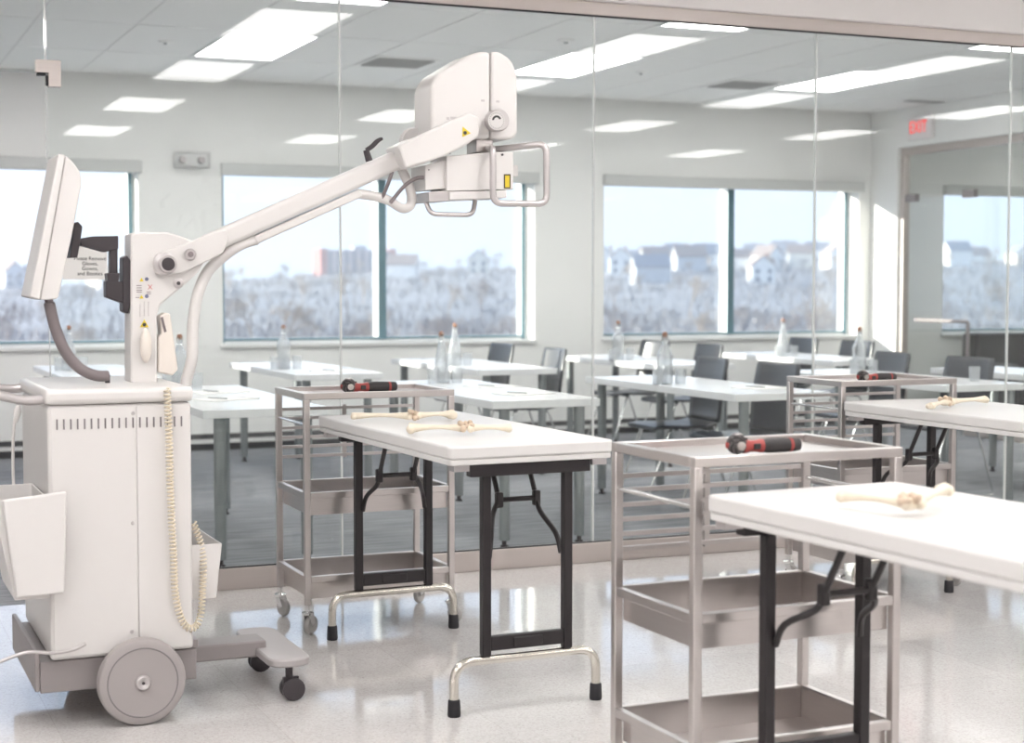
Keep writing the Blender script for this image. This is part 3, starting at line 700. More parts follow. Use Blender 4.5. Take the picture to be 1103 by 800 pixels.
def knob(px, py, y, r, l, m, par, cap=None, name='knob'):
    c = PY(px, py, y); o = MB().lathe([(0, -l), (r * .9, -l), (r, -l * .85), (r, 0), (0, 0)], 28, c, 'y').build(name, m, par)
    if cap: MB().lathe([(0, -l - .002), (cap[0], -l - .002), (cap[0], -l + .001)], 24, c, 'y').build('knob_cap', cap[1], par)
    return o
knob(177, 284, YC0 - .0205, .036, .012, M_METP, col_, None, 'pivot_ring')
knob(180, 284.5, YC0 - .033, .028, .018, M_METP, col_, (.0205, M_DARK), 'pivot_knob')
knob(204, 274, YC0 - .0205, .018, .02, M_METP, col_, (.009, M_GREYP), 'lock_knob')
knob(192, 305, YC0, .0165, .004, M_METP, col_, (.006, M_DARK), 'access_port')
# printed symbols on the column
yl = YC0 - .0012
def tri(px, py, h): a, b, c = PY(px - h * .55, py + h * .5, yl), PY(px + h * .55, py + h * .5, yl), PY(px, py - h * .5, yl); return MB().prism([(a.x, a.z), (b.x, b.z), (c.x, c.z)], yl, YC0)
tr = tri(152.5, 301, 4).add([], [])
for (x, y, h) in ((152.5, 319.5, 4),): m2 = tri(x, y, h); tr.add(m2.v, m2.f)
big = tri(155.5, 348, 8.5); tr.add(big.v, big.f)
tr.build('warning_triangle', M_YEL, col_)
ic = MB()
for (x, y) in ((158, 300.5), (158, 319)): c = PY(x, y, YC0); ic.lathe([(.0028, -.0012), (.006, -.0012), (.006, 0), (.0028, 0), (.0028, -.0012)], 16, c, 'y')
ic.build('blue_symbol', M_BLUEP, col_)
tx = MB()
rnd = random.Random(2)
for (x0, x1, ys) in ((147, 153, (307, 309.5, 312, 314)), (158, 163, (314, 316)), (150.5, 151.5, range(328, 342, 2)), (155, 156, range(325, 340, 2)), (159.5, 160.5, range(325, 340, 2)), (146, 150, (320,))):
    for y in ys:
        a, b = PY(x0, y, yl), PY(x1 - rnd.uniform(0, .5), y + .9, yl); tx.box(a.x, b.x, yl, YC0, b.z, a.z)
tx.build('printed_text', mat('grey_ink', (.30, .26, .27), .7), col_)
a, b = PY(159.5, 306.5, yl), PY(164, 311.5, yl)
MB().bar((a.x, yl, a.z), (b.x, yl, b.z), .0012, .0025, (0, 1, 0)).bar((a.x, yl, b.z), (b.x, yl, a.z), .0012, .0025, (0, 1, 0)).build('red_cross_symbol', M_PINKX, col_)
a = PY(155.5, 349.5, yl - .0006); MB().lathe([(0, -.0006), (.006, -.0006), (.006, .0008)], 10, a, 'y').build('trefoil_symbol', M_INK, col_)
# hand switch and holder
hs = PY(157, 372, YC0 - .018)
MB().ball(hs, (.0185, .016, .055), 18, 12).build('hand_switch', M_BEIGE, xr)
PR('switch_holder', [(172.5, 340), (178, 336.5), (183.5, 338), (187, 362), (192, 398), (186, 404.5), (170, 401), (170, 363), (174, 360)], YC0 + .012, YC0 + .075, M_BEIGE, xr, .005, .005)
PR('holder_slot', [(173, 342), (175.5, 341), (179.5, 357), (177, 358)], YC0 + .0095, YC0 + .013, M_GREYP, xr, 0)
# arm
def pc(px, py): return PY(px, py, YC0)
YA = (YC0 + YC1) / 2 - .02
MB().bar((PY(224, 264, YC0).x, YA, PY(224, 264, YC0).z), (PY(441, 167, YC0).x, YA, PY(441, 167, YC0).z), .085, .063).build('arm', M_XW, xr, bevel=.014, seg=3)
MB().bar((PY(276, 258.5, YC0).x, YA - .012, PY(276, 258.5, YC0).z), (PY(390, 207.5, YC0).x, YA - .012, PY(390, 207.5, YC0).z), .045, .028).build('cable_conduit', M_XW, xr, bevel=.006)
hz = [(PY(a, b, YC0).x, y, PY(a, b, YC0).z) for a, b, y in ((279, 257.5, YA - .012), (262, 263, YA - .012), (244, 275, YA - .01), (227, 292, YA), (215, 318, YA - .01), (210, 350, YA - .01), (209, 385, YA - .01), (204, 408, YA + .0), (203, 416, YA))]
MB().tube(smooth_path(hz, 6), .0185, 14).build('white_hose', M_XW, xr)
# yoke, tube housing
YH0, YH1 = 5.045, 5.215
PR('yoke', [(430, 157), (447, 148), (505, 121), (517, 126), (516, 147), (498, 159), (480, 167.5), (458, 175.5), (447, 178), (437, 182)], YH0 - .03, YH0 - .001, M_XW, xr, .008, .012, 3)
PR('arm_elbow', [(428, 157), (441, 151), (449, 147), (470, 165), (458, 176), (449, 179), (437, 182), (431, 172)], YH0, YH1 - .05, M_XW, xr, .008, .006, 3)
hs1 = PR('tube_housing', [(464, 152), (464, 92), (471, 80), (484, 72), (504, 60), (515, 55.5), (528.6, 55.5), (528.6, 149.5), (512, 149.5)], YH0, YH1, M_XW, xr, .014, [.0, .03, .02, .03, .03, .02, 0, 0, .01], 4)
PR('housing_end_cap', [(529.4, 149.5), (529.4, 55.5), (538, 55.5), (551, 64), (557.5, 80), (557.5, 144), (552, 149.8)], YH0, YH1, M_XW, xr, .009, [0, 0, .02, .03, .03, .012, .01], 3)
kn = knob(532.5, 130.5, YH0 - .001, .037, .05, M_METP, hs1, None, 'rotation_dial')
c = PY(535, 130, YH0 - .052)
MB().lathe([(0, 0), (.031, 0), (.031, .003)], 28, c, 'y').build('dial_face', mat('dial_grey', (.62, .60, .59), .4), hs1)
dl = MB()
for i in range(9):
    a = R(20 + i * 17.5); b = R(20 + (i + 1) * 17.5)
    dl.prism([(c.x + r_ * math.cos(t), c.z + .001 + r_ * math.sin(t)) for r_, t in ((.010, a), (.017, a), (.017, b), (.010, b))], c.y - .0012, c.y)
for i in range(24):
    a = R(i * 15); dl.bar((c.x + .024 * math.cos(a), c.y - .0006, c.z + .024 * math.sin(a)), (c.x + .028 * math.cos(a), c.y - .0006, c.z + .028 * math.sin(a)), .0012, .0014, (0, 1, 0))
dl.build('dial_marks', M_INK, hs1)
a_, b_, c_ = PY(498.5, 136.5, YH0 - .031), PY(507, 143.5, YH0 - .031), PY(498, 147.5, YH0 - .031)
wt = MB().prism([(a_.x, a_.z), (b_.x, b_.z), (c_.x, c_.z)], YH0 - .0322, YH0 - .03).build('warning_triangle', M_YEL, hs1)
p = PY(501, 143, YH0 - .033); MB().lathe([(0, -.0004), (.0065, -.0004), (.0065, .001)], 8, p, 'y').build('trefoil_symbol', M_INK, hs1)
tt = MB()
for (x0, x1, y0, y1) in ((481, 484, 126, 129), (485, 492, 125.5, 128.5), (482, 485, 131, 135), (488, 491, 131, 135), (518.5, 522, 107, 109.5), (534.5, 538, 108, 110.5)):
    a, b = PY(x0, y0, YH0 - .001), PY(x1, y1, YH0 - .001); tt.box(a.x, b.x, YH0 - .0012, YH0, b.z, a.z)
tt.build('printed_text', mat('pale_ink', (.52, .49, .49), .7), hs1)
# collimator
cl = PR('collimator', [(481, 206), (481, 168), (530, 163.5), (553, 164), (553, 204), (530, 204.5)], YH0 + .005, YH0 + .165, M_XW, xr, .003)
PR('collimator_side_plate', [(458, 205), (458, 178), (480.5, 172), (480.5, 203)], YH0 + .02, YH0 + .16, M_XW, cl, .002)
PR('collimator_neck', [(513, 164), (513, 150), (531, 150), (531, 163)], YH0 + .03, YH0 + .12, M_STEEL, cl, .002)
PR('collimator_rail', [(462, 217.5), (462, 206.5), (484, 205.5), (484, 216.5)], YH0 + .01, YH0 + .16, M_METP, cl, .002)
PR('collimator_tray', [(484.5, 215), (484.5, 206.5), (546, 205), (546, 213)], YH0 + .0, YH0 + .17, M_XW, cl, .002)
PR('yellow_label', [(543, 203), (543, 187.5), (550, 187.5), (550, 203)], YH0 + .003, YH0 + .0048, mat('label_border', (.09, .07, .03), .6), cl, 0)
PR('label_field', [(544.3, 201.5), (544.3, 189), (548.8, 189), (548.8, 201.5)], YH0 + .002, YH0 + .003, M_YEL, cl, 0)
for (px, py, r_) in ((541.5, 166.5, .004), (485, 164.8, .003), (464, 182.5, .002), (525.5, 206.3, .003)):
    p = PY(px, py, YH0); MB().lathe([(0, 0), (r_, 0), (r_, .006)], 12, (p.x, YH0 - .0005 + (.018 if px < 480 else .002), p.z), 'y').build('screw', M_DARK, cl)
PR('side_connector', [(552.5, 190), (552.5, 178), (558, 178), (558, 190)], YH0 + .05, YH0 + .11, M_XW, cl, .002)
YL = 5.0
def q(px, py, y=YL): v = PY(px, py, YL); return (v.x, y, v.z)
MB().tube(round_path([q(533, 158, 5.06), q(531, 159), q(531, 219), q(589, 219.5), q(588.5, 154.5), q(546, 158, 5.14)], .035, 7), .0115, 12).build('grab_handle', M_METP, xr)
MB().tube(round_path([q(470.5, 214, 5.11), q(474, 229.5, 5.09), q(520, 230.5, 5.09), q(525, 214, 5.11)], .03, 6), .0085, 10).build('lower_handle', M_METP, xr)
# head cables
hz = [(PY(a, b, YC0).x, y, PY(a, b, YC0).z) for a, b, y in ((387, 208, YA - .012), (402, 210, YA - .01), (421, 215, YA - .01), (437, 224, YA - .01), (447, 219, YA), (446, 203, YA), (438, 181, YA + .01))]
MB().tube(smooth_path(hz, 7), .0165, 12).build('cable_loop', M_XW, xr)
hz = [q(434, 180, 5.1), q(429, 195, 5.1), q(423, 212, 5.11)]
MB().tube(smooth_path(hz, 6), .0065, 8).build('grey_cable', M_GREYP, xr)
hz = [q(465, 189.5, 5.08), q(456, 191, 5.08), q(445, 199, 5.09), q(431, 217, 5.1)]
MB().tube(smooth_path(hz, 6), .0065, 8).build('grey_cable', M_GREYP, xr)
lv = MB().tube([q(404, 172, 5.06), q(400.5, 160, 5.06)], [.012, .010], 12).tube(smooth_path([q(401, 160, 5.06), q(407, 156, 5.06), q(413, 150, 5.06), q(418, 147.5, 5.06)], 5), [.008] * 10 + [.0075, .007, .0065, .006, .0055, .0055], 10)
lv.build('lock_lever', M_DARK, xr)
# round knob behind the elbow
MB().lathe([(0, -.02), (.045, -.02), (.05, 0), (.045, .02), (0, .02)], 24, PY(445, 153, 5.19), 'y').build('elbow_boss', M_XW, xr)
# display
YM0, YM1 = 5.03, 5.25
ds = PR('display_shell', [(70.5, 167.5), (74, 169.5), (86, 184), (88.5, 195), (83, 225), (76.5, 258), (62.5, 322), (43, 323)], YM0, YM1, M_XW, xr, .006, [0, .01, .02, .02, .04, .02, .01, 0], 3)
PR('display_bezel', [(63, 165.5), (70.5, 167), (43, 322.5), (32, 319.5)], YM0 - .01, YM1 + .01, M_XW, ds, .004, 0, 3)
PR('display_screen', [(61.3, 176), (62.1, 176), (35, 306), (34.2, 306)], YM0 + .02, YM1 - .02, mat('screen_glass', (.03, .03, .035), .15), ds, 0)
YD = 5.10
PR('mount_plate', [(80, 240), (84, 238.5), (89, 244), (86, 264), (83.5, 277), (75.5, 277.5)], YD, YD + .09, M_DARK, xr, .003)
ma = PR('mount_arm', [(85, 257), (99, 254.5), (127.5, 254), (127.5, 268), (113, 271.5), (99, 267.5), (88, 264.5)], YD + .01, YD + .06, M_DARK, xr, .006, .003)
PR('arm_upright', [(118.5, 266), (127, 266), (127, 297), (118.5, 297)], YD + .015, YD + .055, M_DARK, ma, .005)
PR('arm_joint', [(115.5, 294), (129, 294), (128, 304), (116.5, 304)], YD + .005, YD + .065, M_DARK, ma, .003)
PR('arm_base', [(114.5, 302), (134.5, 303.5), (134.5, 327), (127, 324.5), (114.5, 320)], YD + .005, YD + .065, M_DARK, ma, .004)
PR('mount_rail', [(132.5, 277), (137, 274.5), (141, 281), (142, 300), (141.5, 325), (138.5, 338), (132.5, 335.5)], YD + .0, YD + .07, M_DARK, xr, .004)
MB().tube(smooth_path([q(57, 322, 5.1), q(59, 333, 5.1), q(65, 356, 5.1), q(76, 381, 5.1), q(91, 398, 5.1), q(108, 406, 5.1), q(123, 406.5, 5.1)], 7), [.013] * 4 + [.0175] * 38 + [.015], 14).build('grey_hose', M_GREYP, xr)
MB().cyl(q(121.5, 405, 5.1), q(121.5, 415, 5.1), .008).build('hose_fitting', M_DARK, xr)

# ------------------------------------------------------------------ far room: tables, chairs, bottles
def meeting_table():
    t = local('meeting_table'); w, l = .60, 1.82
    MB().box(-w/2, w/2, -l/2, l/2,   .70, .74).build('tabletop', M_LAMW, t, bevel=.003)
    for sx in (-1, 1):
        for sy in (-1, 1):
            x, y = sx * (w/2 - .09), sy * (l/2 - .06)
            lg = MB().cyl((x, y, .03), (x, y, .6995), .028, n=18).build('leg', M_LEGG, t)
            MB().lathe([(0, 0), (.02, 0), (.022, .008), (.012, .012), (.012, .031)], 14, (x, y, -.004)).build('leveller', M_DARK, lg)
    return t
MT0 = meeting_table()
TABLES = [(1.67, 10.96, 'white meeting table under the window at far left, behind the display'),
          (3.09, 10.93, 'white meeting table by the middle window with a lone bottle'),
          (4.39, 11.0, 'white meeting table below the middle window, right of its mullion'),
          (5.86, 11.05, 'white meeting table below the left half of the right window'),
          (7.36, 11.1, 'white meeting table below the right half of the right window'),
          (1.90, 8.24, 'white meeting table close to the glass beside the white cabinet'),
          (3.35, 8.24, 'white meeting table close to the glass behind the bone models'),
          (4.73, 8.2, 'white meeting table close to the glass with two dark chairs, centre right'),
          (6.24, 8.36, 'white meeting table close to the glass at the right edge'),
          (7.42, 8.2, 'white meeting table behind the rightmost chair')]
for i, (x, y, lab) in enumerate(TABLES):
    t = MT0 if i == 0 else copy_tree(MT0)
    place(t, (x, y, -.004 + .004)); tag(t, lab, 'table', 'white meeting tables in the far room')

def stacking_chair():
    t = local('stacking_chair')
    def sheet(rows, ycols, curve, th):
        vs = []; n = len(ycols)
        for (x, z, wd, cv) in rows:
            for u in ycols: vs.append((x + cv * curve * (u * u), u * wd, z))
        fs = [(i * n + k, i * n + k + 1, (i + 1) * n + k + 1, (i + 1) * n + k) for i in range(len(rows) - 1) for k in range(n - 1)]
        return MB().add(vs, fs), th
    us = [-1, -.8, -.5, -.2, 0, .2, .5, .8, 1]
    seat, _ = sheet([(-.235, .43, .19, 0), (-.225, .445, .205, 0), (-.15, .452, .212, 0), (0, .445, .215, 0), (.12, .447, .212, 0), (.185, .462, .205, 0)], us, .0, .014)
    o = seat.build('seat', M_CHAIR, t); sd = o.modifiers.new('solid', 'SOLIDIFY'); sd.thickness = .016; sd.offset = 0
    back, _ = sheet([(.196, .470, .203, .2), (.218, .50, .203, .5), (.232, .56, .206, .8), (.245, .64, .210, 1), (.262, .74, .212, 1), (.282, .84, .208, 1), (.288, .865, .195, 1)], us, -.03, .014)
    o = back.build('backrest', M_CHAIR, t); sd = o.modifiers.new('solid', 'SOLIDIFY'); sd.thickness = .016; sd.offset = 0
    for s in (-1, 1):
        y = s * .205
        MB().tube(round_path([(-.10, s * .16, .43), (-.14, y, .425), (-.29, y, .0075), (.27, y, .0075), (.12, y, .425), (.09, s * .16, .43)], .025, 5), .0072, 8).build('sled_leg', M_CHROME, t)
    MB().cyl((-.10, -.16, .43), (-.10, .16, .43), .0072, n=8).cyl((.09, -.16, .43), (.09, .16, .43), .0072, n=8).build('cross_tube', M_CHROME, t)
    return t
CH0 = stacking_chair()
# x of the backrest foot, y of the chair's middle
CHAIRS = [(4.80, 11.43, 'dark chair beside the middle window, the left of two'), (4.80, 10.47, 'dark chair in front of the pier between the windows'),
          (6.22, 11.55, 'dark chair left of the mullion in the right window, farther one'), (6.22, 10.70, 'dark chair just left of the right window mullion'),
          (7.72, 11.65, 'dark chair at the right half of the right window, farther one'), (7.72, 10.86, 'dark chair below the corner with the sun patch'),
          (5.10, 8.76, 'dark chair tucked under the centre table, farther one'), (5.10, 7.97, 'dark chair tucked under the centre table, behind the power driver'),
          (6.62, 8.95, 'dark chair behind the driver on the cart at right'), (6.62, 8.11, 'dark chair at the right edge table, nearest the viewer')]
for i, (x, y, lab) in enumerate(CHAIRS):
    c = CH0 if i == 0 else copy_tree(CH0)
    place(c, (x - .21, y, 0), R([2, -3, 4, -2, 1, 3, -3, 3, -4, 5][i])); tag(c, lab, 'chair', 'dark stacking chairs in the far room')

def bottle(kind):
    t = local('swing_top_bottle')
    if kind == 0: pr = [(0, 0), (.036, 0), (.04, .004), (.041, .02), (.038, .13), (.041, .15), (.04, .165), (.024, .20), (.0145, .225), (.0125, .25), (.0145, .262), (.0145, .272)]
    else: pr = [(0, 0), (.038, 0), (.043, .004), (.044, .03), (.036, .11), (.024, .18), (.015, .225), (.0125, .25), (.0145, .262), (.0145, .272)]
    inn = [(max(r - .003, 0), z + (.004 if k < 2 else 0)) for k, (r, z) in enumerate(pr)][::-1]
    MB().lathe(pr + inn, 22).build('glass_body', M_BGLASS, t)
    MB().lathe([(0, .26), (.0105, .26), (.013, .273), (.014, .28), (.009, .29), (0, .292)], 14).build('stopper', M_CORK, t)
    MB().tube(round_path([(.017, 0, .235), (.017, 0, .275), (0, 0, .298), (-.017, 0, .275), (-.017, 0, .235)], .01, 4), .0014, 6).lathe([(.0155, .234), (.017, .236), (.0155, .238)], 14).build('wire_clasp', M_CHROME, t)
    return t
def tumbler():
    t = local('drinking_glass')
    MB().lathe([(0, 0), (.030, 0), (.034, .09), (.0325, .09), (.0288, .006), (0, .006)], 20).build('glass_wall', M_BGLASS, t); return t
B0, B1, G0 = bottle(0), bottle(1), tumbler()
BOT = [(2.91, 10.75, 0, 'lone swing-top glass bottle in front of the middle window'), (4.18, 10.75, 1, 'swing-top bottle standing farther back, left of two dark chairs'),
       (3.36, 8.86, 1, 'conical swing-top bottle on the table behind the bone models'), (5.63, 11.0, 0, 'swing-top bottle at the left of the right window'),
       (4.52, 8.23, 0, 'swing-top bottle with orange stopper on the centre table'), (7.16, 11.05, 1, 'conical swing-top bottle in the right half of the right window'),
       (6.24, 8.72, 0, 'swing-top bottle on the table behind the cart at right'), (1.82, 8.92, 0, 'swing-top bottle half hidden by the white hose'),
       (1.53, 11.2, 1, 'swing-top bottle behind the grey display hose')]
used = {0: False, 1: False}; gi = 0
for (x, y, k, lab) in BOT:
    src = B0 if k == 0 else B1
    t = copy_tree(src) if used[k] else src; used[k] = True
    place(t, (x, y, .7402), R(30 * x)); t.scale = (1.16, 1.16, 1.05); tag(t, lab, 'bottle', 'swing-top bottles in the far room')
    where = lab.split('bottle', 1)[1].strip()
    for j, (dx, dy) in enumerate(((-.075, -.055), (.085, -.035), (.03, .09))):
        g = copy_tree(G0) if gi else G0; gi += 1
        place(g, (x + dx, y + dy, .7402)); tag(g, 'clear tumbler clustered round the bottle ' + where, 'glass', 'tumblers round the bottle ' + where)
gl = copy_tree(G0); place(gl, (6.36, 7.72, .7402)); tag(gl, 'clear tumbler alone at the right edge of the picture', 'glass', 'single tumbler')

def notepad(x, y, rz, lab):
    n = root('notepad', (x, y, .7402), 0.0); tag(n, lab, 'notepad', 'notepads on the meeting tables')
    n.rotation_euler.z = R(rz); ROOTLOC[n.name] = (0, 0, 0)
    MB().box(-.10, .10, -.14, .14, 0, .004).build('sheets', M_PAPER, n)
    MB().box(-.10, .10, .125, .1405, .0041, .0055).build('binding', M_BLIND, n)
    MB().cyl((-.08, -.05, .0082), (.05, -.02, .0082), .003, n=8).build('pen', M_LEGG, n)
notepad(1.86, 8.0, -70, 'notepad with a pen on the table beside the cabinet, nearer one'); notepad(1.95, 8.55, -80, 'notepad with a pen on the table beside the cabinet, farther one')
notepad(3.42, 7.78, -75, 'notepad with a pen nearest the glass behind the bones'); notepad(3.5, 8.4, -80, 'notepad with a pen beside the conical bottle')
notepad(4.85, 7.7, -80, 'notepad with a pen on the centre table end')
notepad(3.15, 10.35, -80, 'notepad with a pen on the table with the lone bottle')

# next room: low black sofa and pale cushions below its window
sf = root('sofa', (10.9, 11.9, 0)); tag(sf, 'low black sofa in the next room, seen through the side glass', 'sofa')
MB().box(10.05, 12.2, 11.55, 12.15, .14, .42).build('seat', M_SOFA, sf, bevel=.03)
MB().box(10.05, 12.2, 12.16, 12.4, .14, .86).build('backrest', M_SOFA, sf, bevel=.03)
for x in (9.88, 12.21): MB().box(x, x + .16, 11.55, 12.4, .14, .6).build('armrest', M_SOFA, sf, bevel=.03)
for x in (10.0, 12.2):
    for y in (11.6, 12.3): MB().cyl((x, y, -.002), (x, y, .14), .02).build('leg', M_CHROME, sf)

# ------------------------------------------------------------------ outside: ground, hill, trees, houses, flats
def hill(x, y):
    t = min(1, max(0, (y - 140) / 620)); side = min(1, max(0, (x / max(y, 1) - .15) / .45))
    s = t * t * (3 - 2 * t)
    return -9 + s * (9 + 14 * side) + 1.2 * math.sin(x * .031) * t + .8 * math.sin(y * .04 + x * .02) * t
gv, gf = [], []
NX, NY = 70, 50
for j in range(NY):
    y = 20 + 1180 * (j / (NY - 1)) ** 1.5
    for i in range(NX): x = -260 + 1560 * i / (NX - 1); gv.append((x, y, hill(x, y)))
for j in range(NY - 1):
    for i in range(NX - 1): a = j * NX + i; gf.append((a, a + 1, a + NX + 1, a + NX))
M_GROUND = mat('winter_ground', (.36, .355, .36), .9, var=.45, vscale=.05)
struct(MB().add(gv, gf).build('ground', M_GROUND), 'pale winter ground and hillside outside the windows', 'ground')

def bare_tree(seed, H=11.0):
    rnd = random.Random(seed); mb = MB()
    def grow(p, d, l, r, lev):
        q_ = p + d * l; mb.tube([p, q_], [r, r * .65], 4 if lev < 2 else 3, cap=False)
        if lev >= 5: return
        for k in range(3 if lev < 4 else 3):
            ax = Vector((rnd.gauss(0, 1), rnd.gauss(0, 1), rnd.gauss(0, 1))).cross(d).normalized()
            nd = (Matrix.Rotation(rnd.uniform(.3, .75), 3, ax) @ d); nd.z += .12; nd.normalize()
            grow(p + d * l * rnd.uniform(.6, 1), nd, l * rnd.uniform(.6, .8), max(r * .6, .03), lev + 1)
    grow(Vector((0, 0, 0)), Vector((rnd.uniform(-.06, .06), 0, 1)).normalized(), H * .28, .2, 0)
    return mb.mesh('bare_tree', [mat('bark_grey', (.30, .27, .265), .9), mat('bark_tan', (.40, .34, .29), .9), mat('bark_blue', (.30, .31, .34), .9)][seed % 3], smooth=0)
TM = [bare_tree(s) for s in range(6)]
rnd = random.Random(21)
HOUSEPX = [(652, 355, 0), (668, 340, 0), (688, 400, 0), (705, 380, 1), (728, 420, 0), (742, 360, 2), (760, 400, 0), (792, 380, 0), (812, 430, 3), (826, 370, 0), (845, 420, 0), (862, 390, 1), (880, 440, 0), (898, 380, 0), (1030, 380, 0), (1050, 420, 0), (1098, 400, 1), (434, 400, 0), (516, 400, 1), (10, 420, 2), (40, 460, 0), (110, 440, 1), (700, 300, 2), (820, 290, 0)]
OCC = []
for (px, y, mi) in HOUSEPX:
    d = ray(px, 307); OCC.append((d.x / d.y * y * 1.5, y * 1.5))
def clear(x, y, d): return all((x - a) ** 2 + (y - b) ** 2 > d * d for a, b in OCC)
def through(x, y):
    r_ = x / y; return 'far left window' if r_ < .19 else 'left half of the middle window' if r_ < .335 else 'right half of the middle window' if r_ < .46 else 'left half of the right window' if r_ < .59 else 'right half of the right window' if r_ < .71 else 'next room'
def bark_tree(x, y, s, k, lab, grp):
    OCC.append((x, y))
    o = bpy.data.objects.new('bare_tree', TM[k]); COL.objects.link(o)
    o.location = (x, y, hill(x, y) - .2); o.scale = (s, s, s * rnd.uniform(.85, 1.15)); o.rotation_euler.z = rnd.uniform(0, 6.28)
    tag(o, lab, 'tree', grp)
for k in range(46):
    y = rnd.uniform(130, 260); x = y * rnd.uniform(.05, .95)
    while not clear(x, y, 11): y = rnd.uniform(130, 260); x = y * rnd.uniform(.05, .95)
    bark_tree(x, y, rnd.uniform(.75, 1.1), rnd.randrange(6), 'bare winter tree in the nearer belt, seen through the ' + through(x, y), 'nearer bare trees, ' + through(x, y))
for k in range(120):
    y = rnd.uniform(280, 760); x = y * rnd.uniform(.05, .95)
    while not clear(x, y, 14): y = rnd.uniform(280, 760); x = y * rnd.uniform(.05, .95)
    bark_tree(x, y, rnd.uniform(.7, 1.1), rnd.randrange(6), 'bare winter tree on the hillside, seen through the ' + through(x, y), 'hillside bare trees, ' + through(x, y))
for k, px in enumerate((20, 70, 96, 250, 268, 1090)):
    d = ray(px, 360); y = 34 + 7 * k; bark_tree(d.x / d.y * y, y, .62, k % 6, ['bare tree close to the left window, leftmost', 'bare tree close to the left window, second', 'bare tree close to the left window, by the display', 'pale bare tree low in the middle window, left', 'pale bare tree low in the middle window, right', 'bare tree beyond the next room'][k], 'bare trees near the building')
# brush that nobody could count
bv = MB()
for k in range(32000):
    y = rnd.choice((rnd.uniform(150, 300), rnd.uniform(300, 780))); x = y * rnd.uniform(.03, .97)
    if not clear(x, y, 8.5): continue
    z = hill(x, y); h = rnd.uniform(.6, 1.7) * (1 + y / 900); w = h * rnd.uniform(.05, .14)
    a = rnd.uniform(0, 3.14); dx, dy = math.cos(a) * w, math.sin(a) * w; lx, ly = rnd.uniform(-.3, .3) * h, rnd.uniform(-.3, .3) * h
    bv.add([(x - dx, y - dy, z - .2), (x + dx, y + dy, z - .2), (x + lx + dx * .2, y + ly + dy * .2, z + h), (x + lx - dx * .3, y + ly - dy * .3, z + h * .8)], [(0, 1, 2, 3)])
me = bpy.data.meshes.new('winter_brush'); me.from_pydata(bv.v, [], bv.f); me.materials.append(mat('brush_twigs', (.25, .24, .25), .95, var=.4, vscale=.08))
o = bpy.data.objects.new('winter_brush', me); COL.objects.link(o); tag(o, 'tangle of bare brush covering the hillside outside', 'brush', kind='stuff')

def house(x, y, w, d, h, rz, m, rm, lab):
    z = hill(x, y) - .5
    t = bpy.data.objects.new('house', None); COL.objects.link(t); t.location = (x, y, z); t.rotation_euler.z = rz; ROOTLOC[t.name] = (0, 0, 0)
    tag(t, lab, 'house', 'houses on the hillside')
    MB().prism([(-w/2, 0), (w/2, 0), (w/2, h), (0, h + w * .42), (-w/2, h)], -d/2, d/2).build('walls', m, t)
    e = .4
    MB().prism([(-w/2 - e, h - e * .5), (-w/2 - e, h - e * .5 + .35), (0, h + w * .42 + .4), (w/2 + e, h - e * .5 + .35), (w/2 + e, h - e * .5), (0, h + w * .42 + .02)], -d/2 - e, d/2 + e).build('roof', rm, t)
    for sx in (-.25, .25):
        for zz in (h * .3, h * .72): MB().box(sx * w - .55, sx * w + .55, -d/2 - .06, -d/2 + .02, zz - .75, zz + .75).build('window', MATS['far_pane'], t)
    MB().box(w * .2, w * .2 + .7, -.35, .35, h + w * .2, h + w * .42 + 1.0).build('chimney', MATS['brick_far'], t)
mat('far_pane', (.14, .17, .22), .2); mat('brick_far', (.36, .19, .15), .8)
HM = [mat('siding_white', (.86, .86, .85), .7), mat('siding_cream', (.80, .78, .72), .7), mat('siding_grey', (.55, .58, .62), .7), mat('siding_tan', (.60, .48, .40), .7)]
RM = [mat('roof_grey', (.33, .34, .38), .8), mat('roof_brown', (.36, .30, .28), .8)]
places = ['far left window', 'middle window', 'right window, left pane', 'right window, right pane', 'next room window']
HS = HOUSEPX
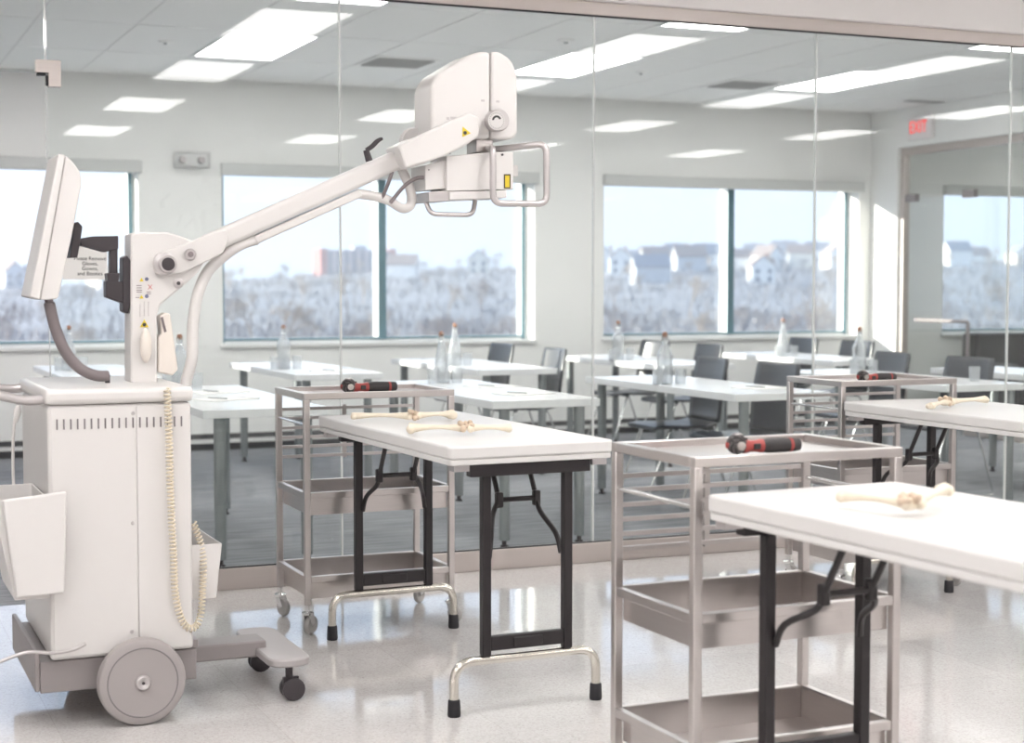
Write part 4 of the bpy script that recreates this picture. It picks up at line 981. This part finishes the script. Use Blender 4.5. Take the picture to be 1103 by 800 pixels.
for k, (px, y, mi) in enumerate(HS):
    y *= 1.5; d = ray(px, 307); x = d.x / d.y * y
    reg = places[0] if px < 150 else places[1] if px < 600 else places[2] if px < 777 else places[3] if px < 1000 else places[4]
    nth = sum(1 for h_ in HS if h_[0] < px and (0 if h_[0] < 150 else 1 if h_[0] < 600 else 2 if h_[0] < 777 else 3 if h_[0] < 1000 else 4) == places.index(reg))
    lab = '%s gabled house, %s from the left in the %s' % (['white', 'cream', 'blue-grey', 'tan'][mi], ['first', 'second', 'third', 'fourth', 'fifth', 'sixth', 'seventh', 'eighth', 'ninth', 'tenth'][nth], reg)
    house(x, y, rnd.uniform(7.5, 10), rnd.uniform(9, 12), rnd.uniform(5.5, 7), R(rnd.choice((-25, -10, 20, 60, 75))), HM[mi], RM[k % 2], lab)

# block of flats in the middle window
yb = 820; dl_, dr = ray(346, 300), ray(426, 300); x0, x1 = dl_.x / dl_.y * yb, dr.x / dr.y * yb; zt = HCAM + 37.5 / 1719 * 820 * 1.045; zg = hill((x0 + x1) / 2, yb) - 6
bl = root('apartment_block', ((x0 + x1) / 2, yb, zg)); tag(bl, 'red-brown block of flats on the skyline in the middle window', 'building')
MB().box(x0, x1, yb, yb + 14, zg, zt).build('walls', mat('flats_wall', (.50, .44, .46), .8), bl)
for a, b in ((x0 - .3, x0 + 3.2), (x1 - 3.2, x1 + .3)): MB().box(a, b, yb - .6, yb + 14.4, zg, zt + .8).build('brick_end', mat('flats_brick', (.42, .20, .19), .8), bl)
xm_ = (x0 + x1) / 2
MB().box(xm_ - 2, xm_ + 5, yb + 2, yb + 8, zt, zt + 2.4).build('roof_plant', mat('flats_plant', (.45, .46, .5), .8), bl)
wm = MB().box(-.95, .95, -.15, .1, -.8, .8).mesh('window', MATS['far_pane'])
for r_ in range(9):
    for c_ in range(8):
        o = bpy.data.objects.new('window', wm); COL.objects.link(o); o.parent = bl
        o.location = (x0 + 5.0 + c_ * (x1 - x0 - 10) / 7 - bl.location.x, -.02, zt - 1.7 - r_ * 2.6 - bl.location.z)

# ------------------------------------------------------------------ thin winter haze over the valley outside
hm = bpy.data.materials.new('winter_haze'); hm.use_nodes = True; nt = hm.node_tree; nt.nodes.clear()
ho = nt.nodes.new('ShaderNodeOutputMaterial'); hv = nt.nodes.new('ShaderNodeVolumeScatter')
hv.inputs['Color'].default_value = (.86, .92, 1.0, 1); hv.inputs['Density'].default_value = .00045; hv.inputs['Anisotropy'].default_value = .2
nt.links.new(hv.outputs[0], ho.inputs['Volume'])
hz_ = MB().box(-320, 1360, 60, 1260, -40, 130).build('haze', hm); tag(hz_, 'thin bluish winter haze over the valley outside', 'haze', kind='stuff')
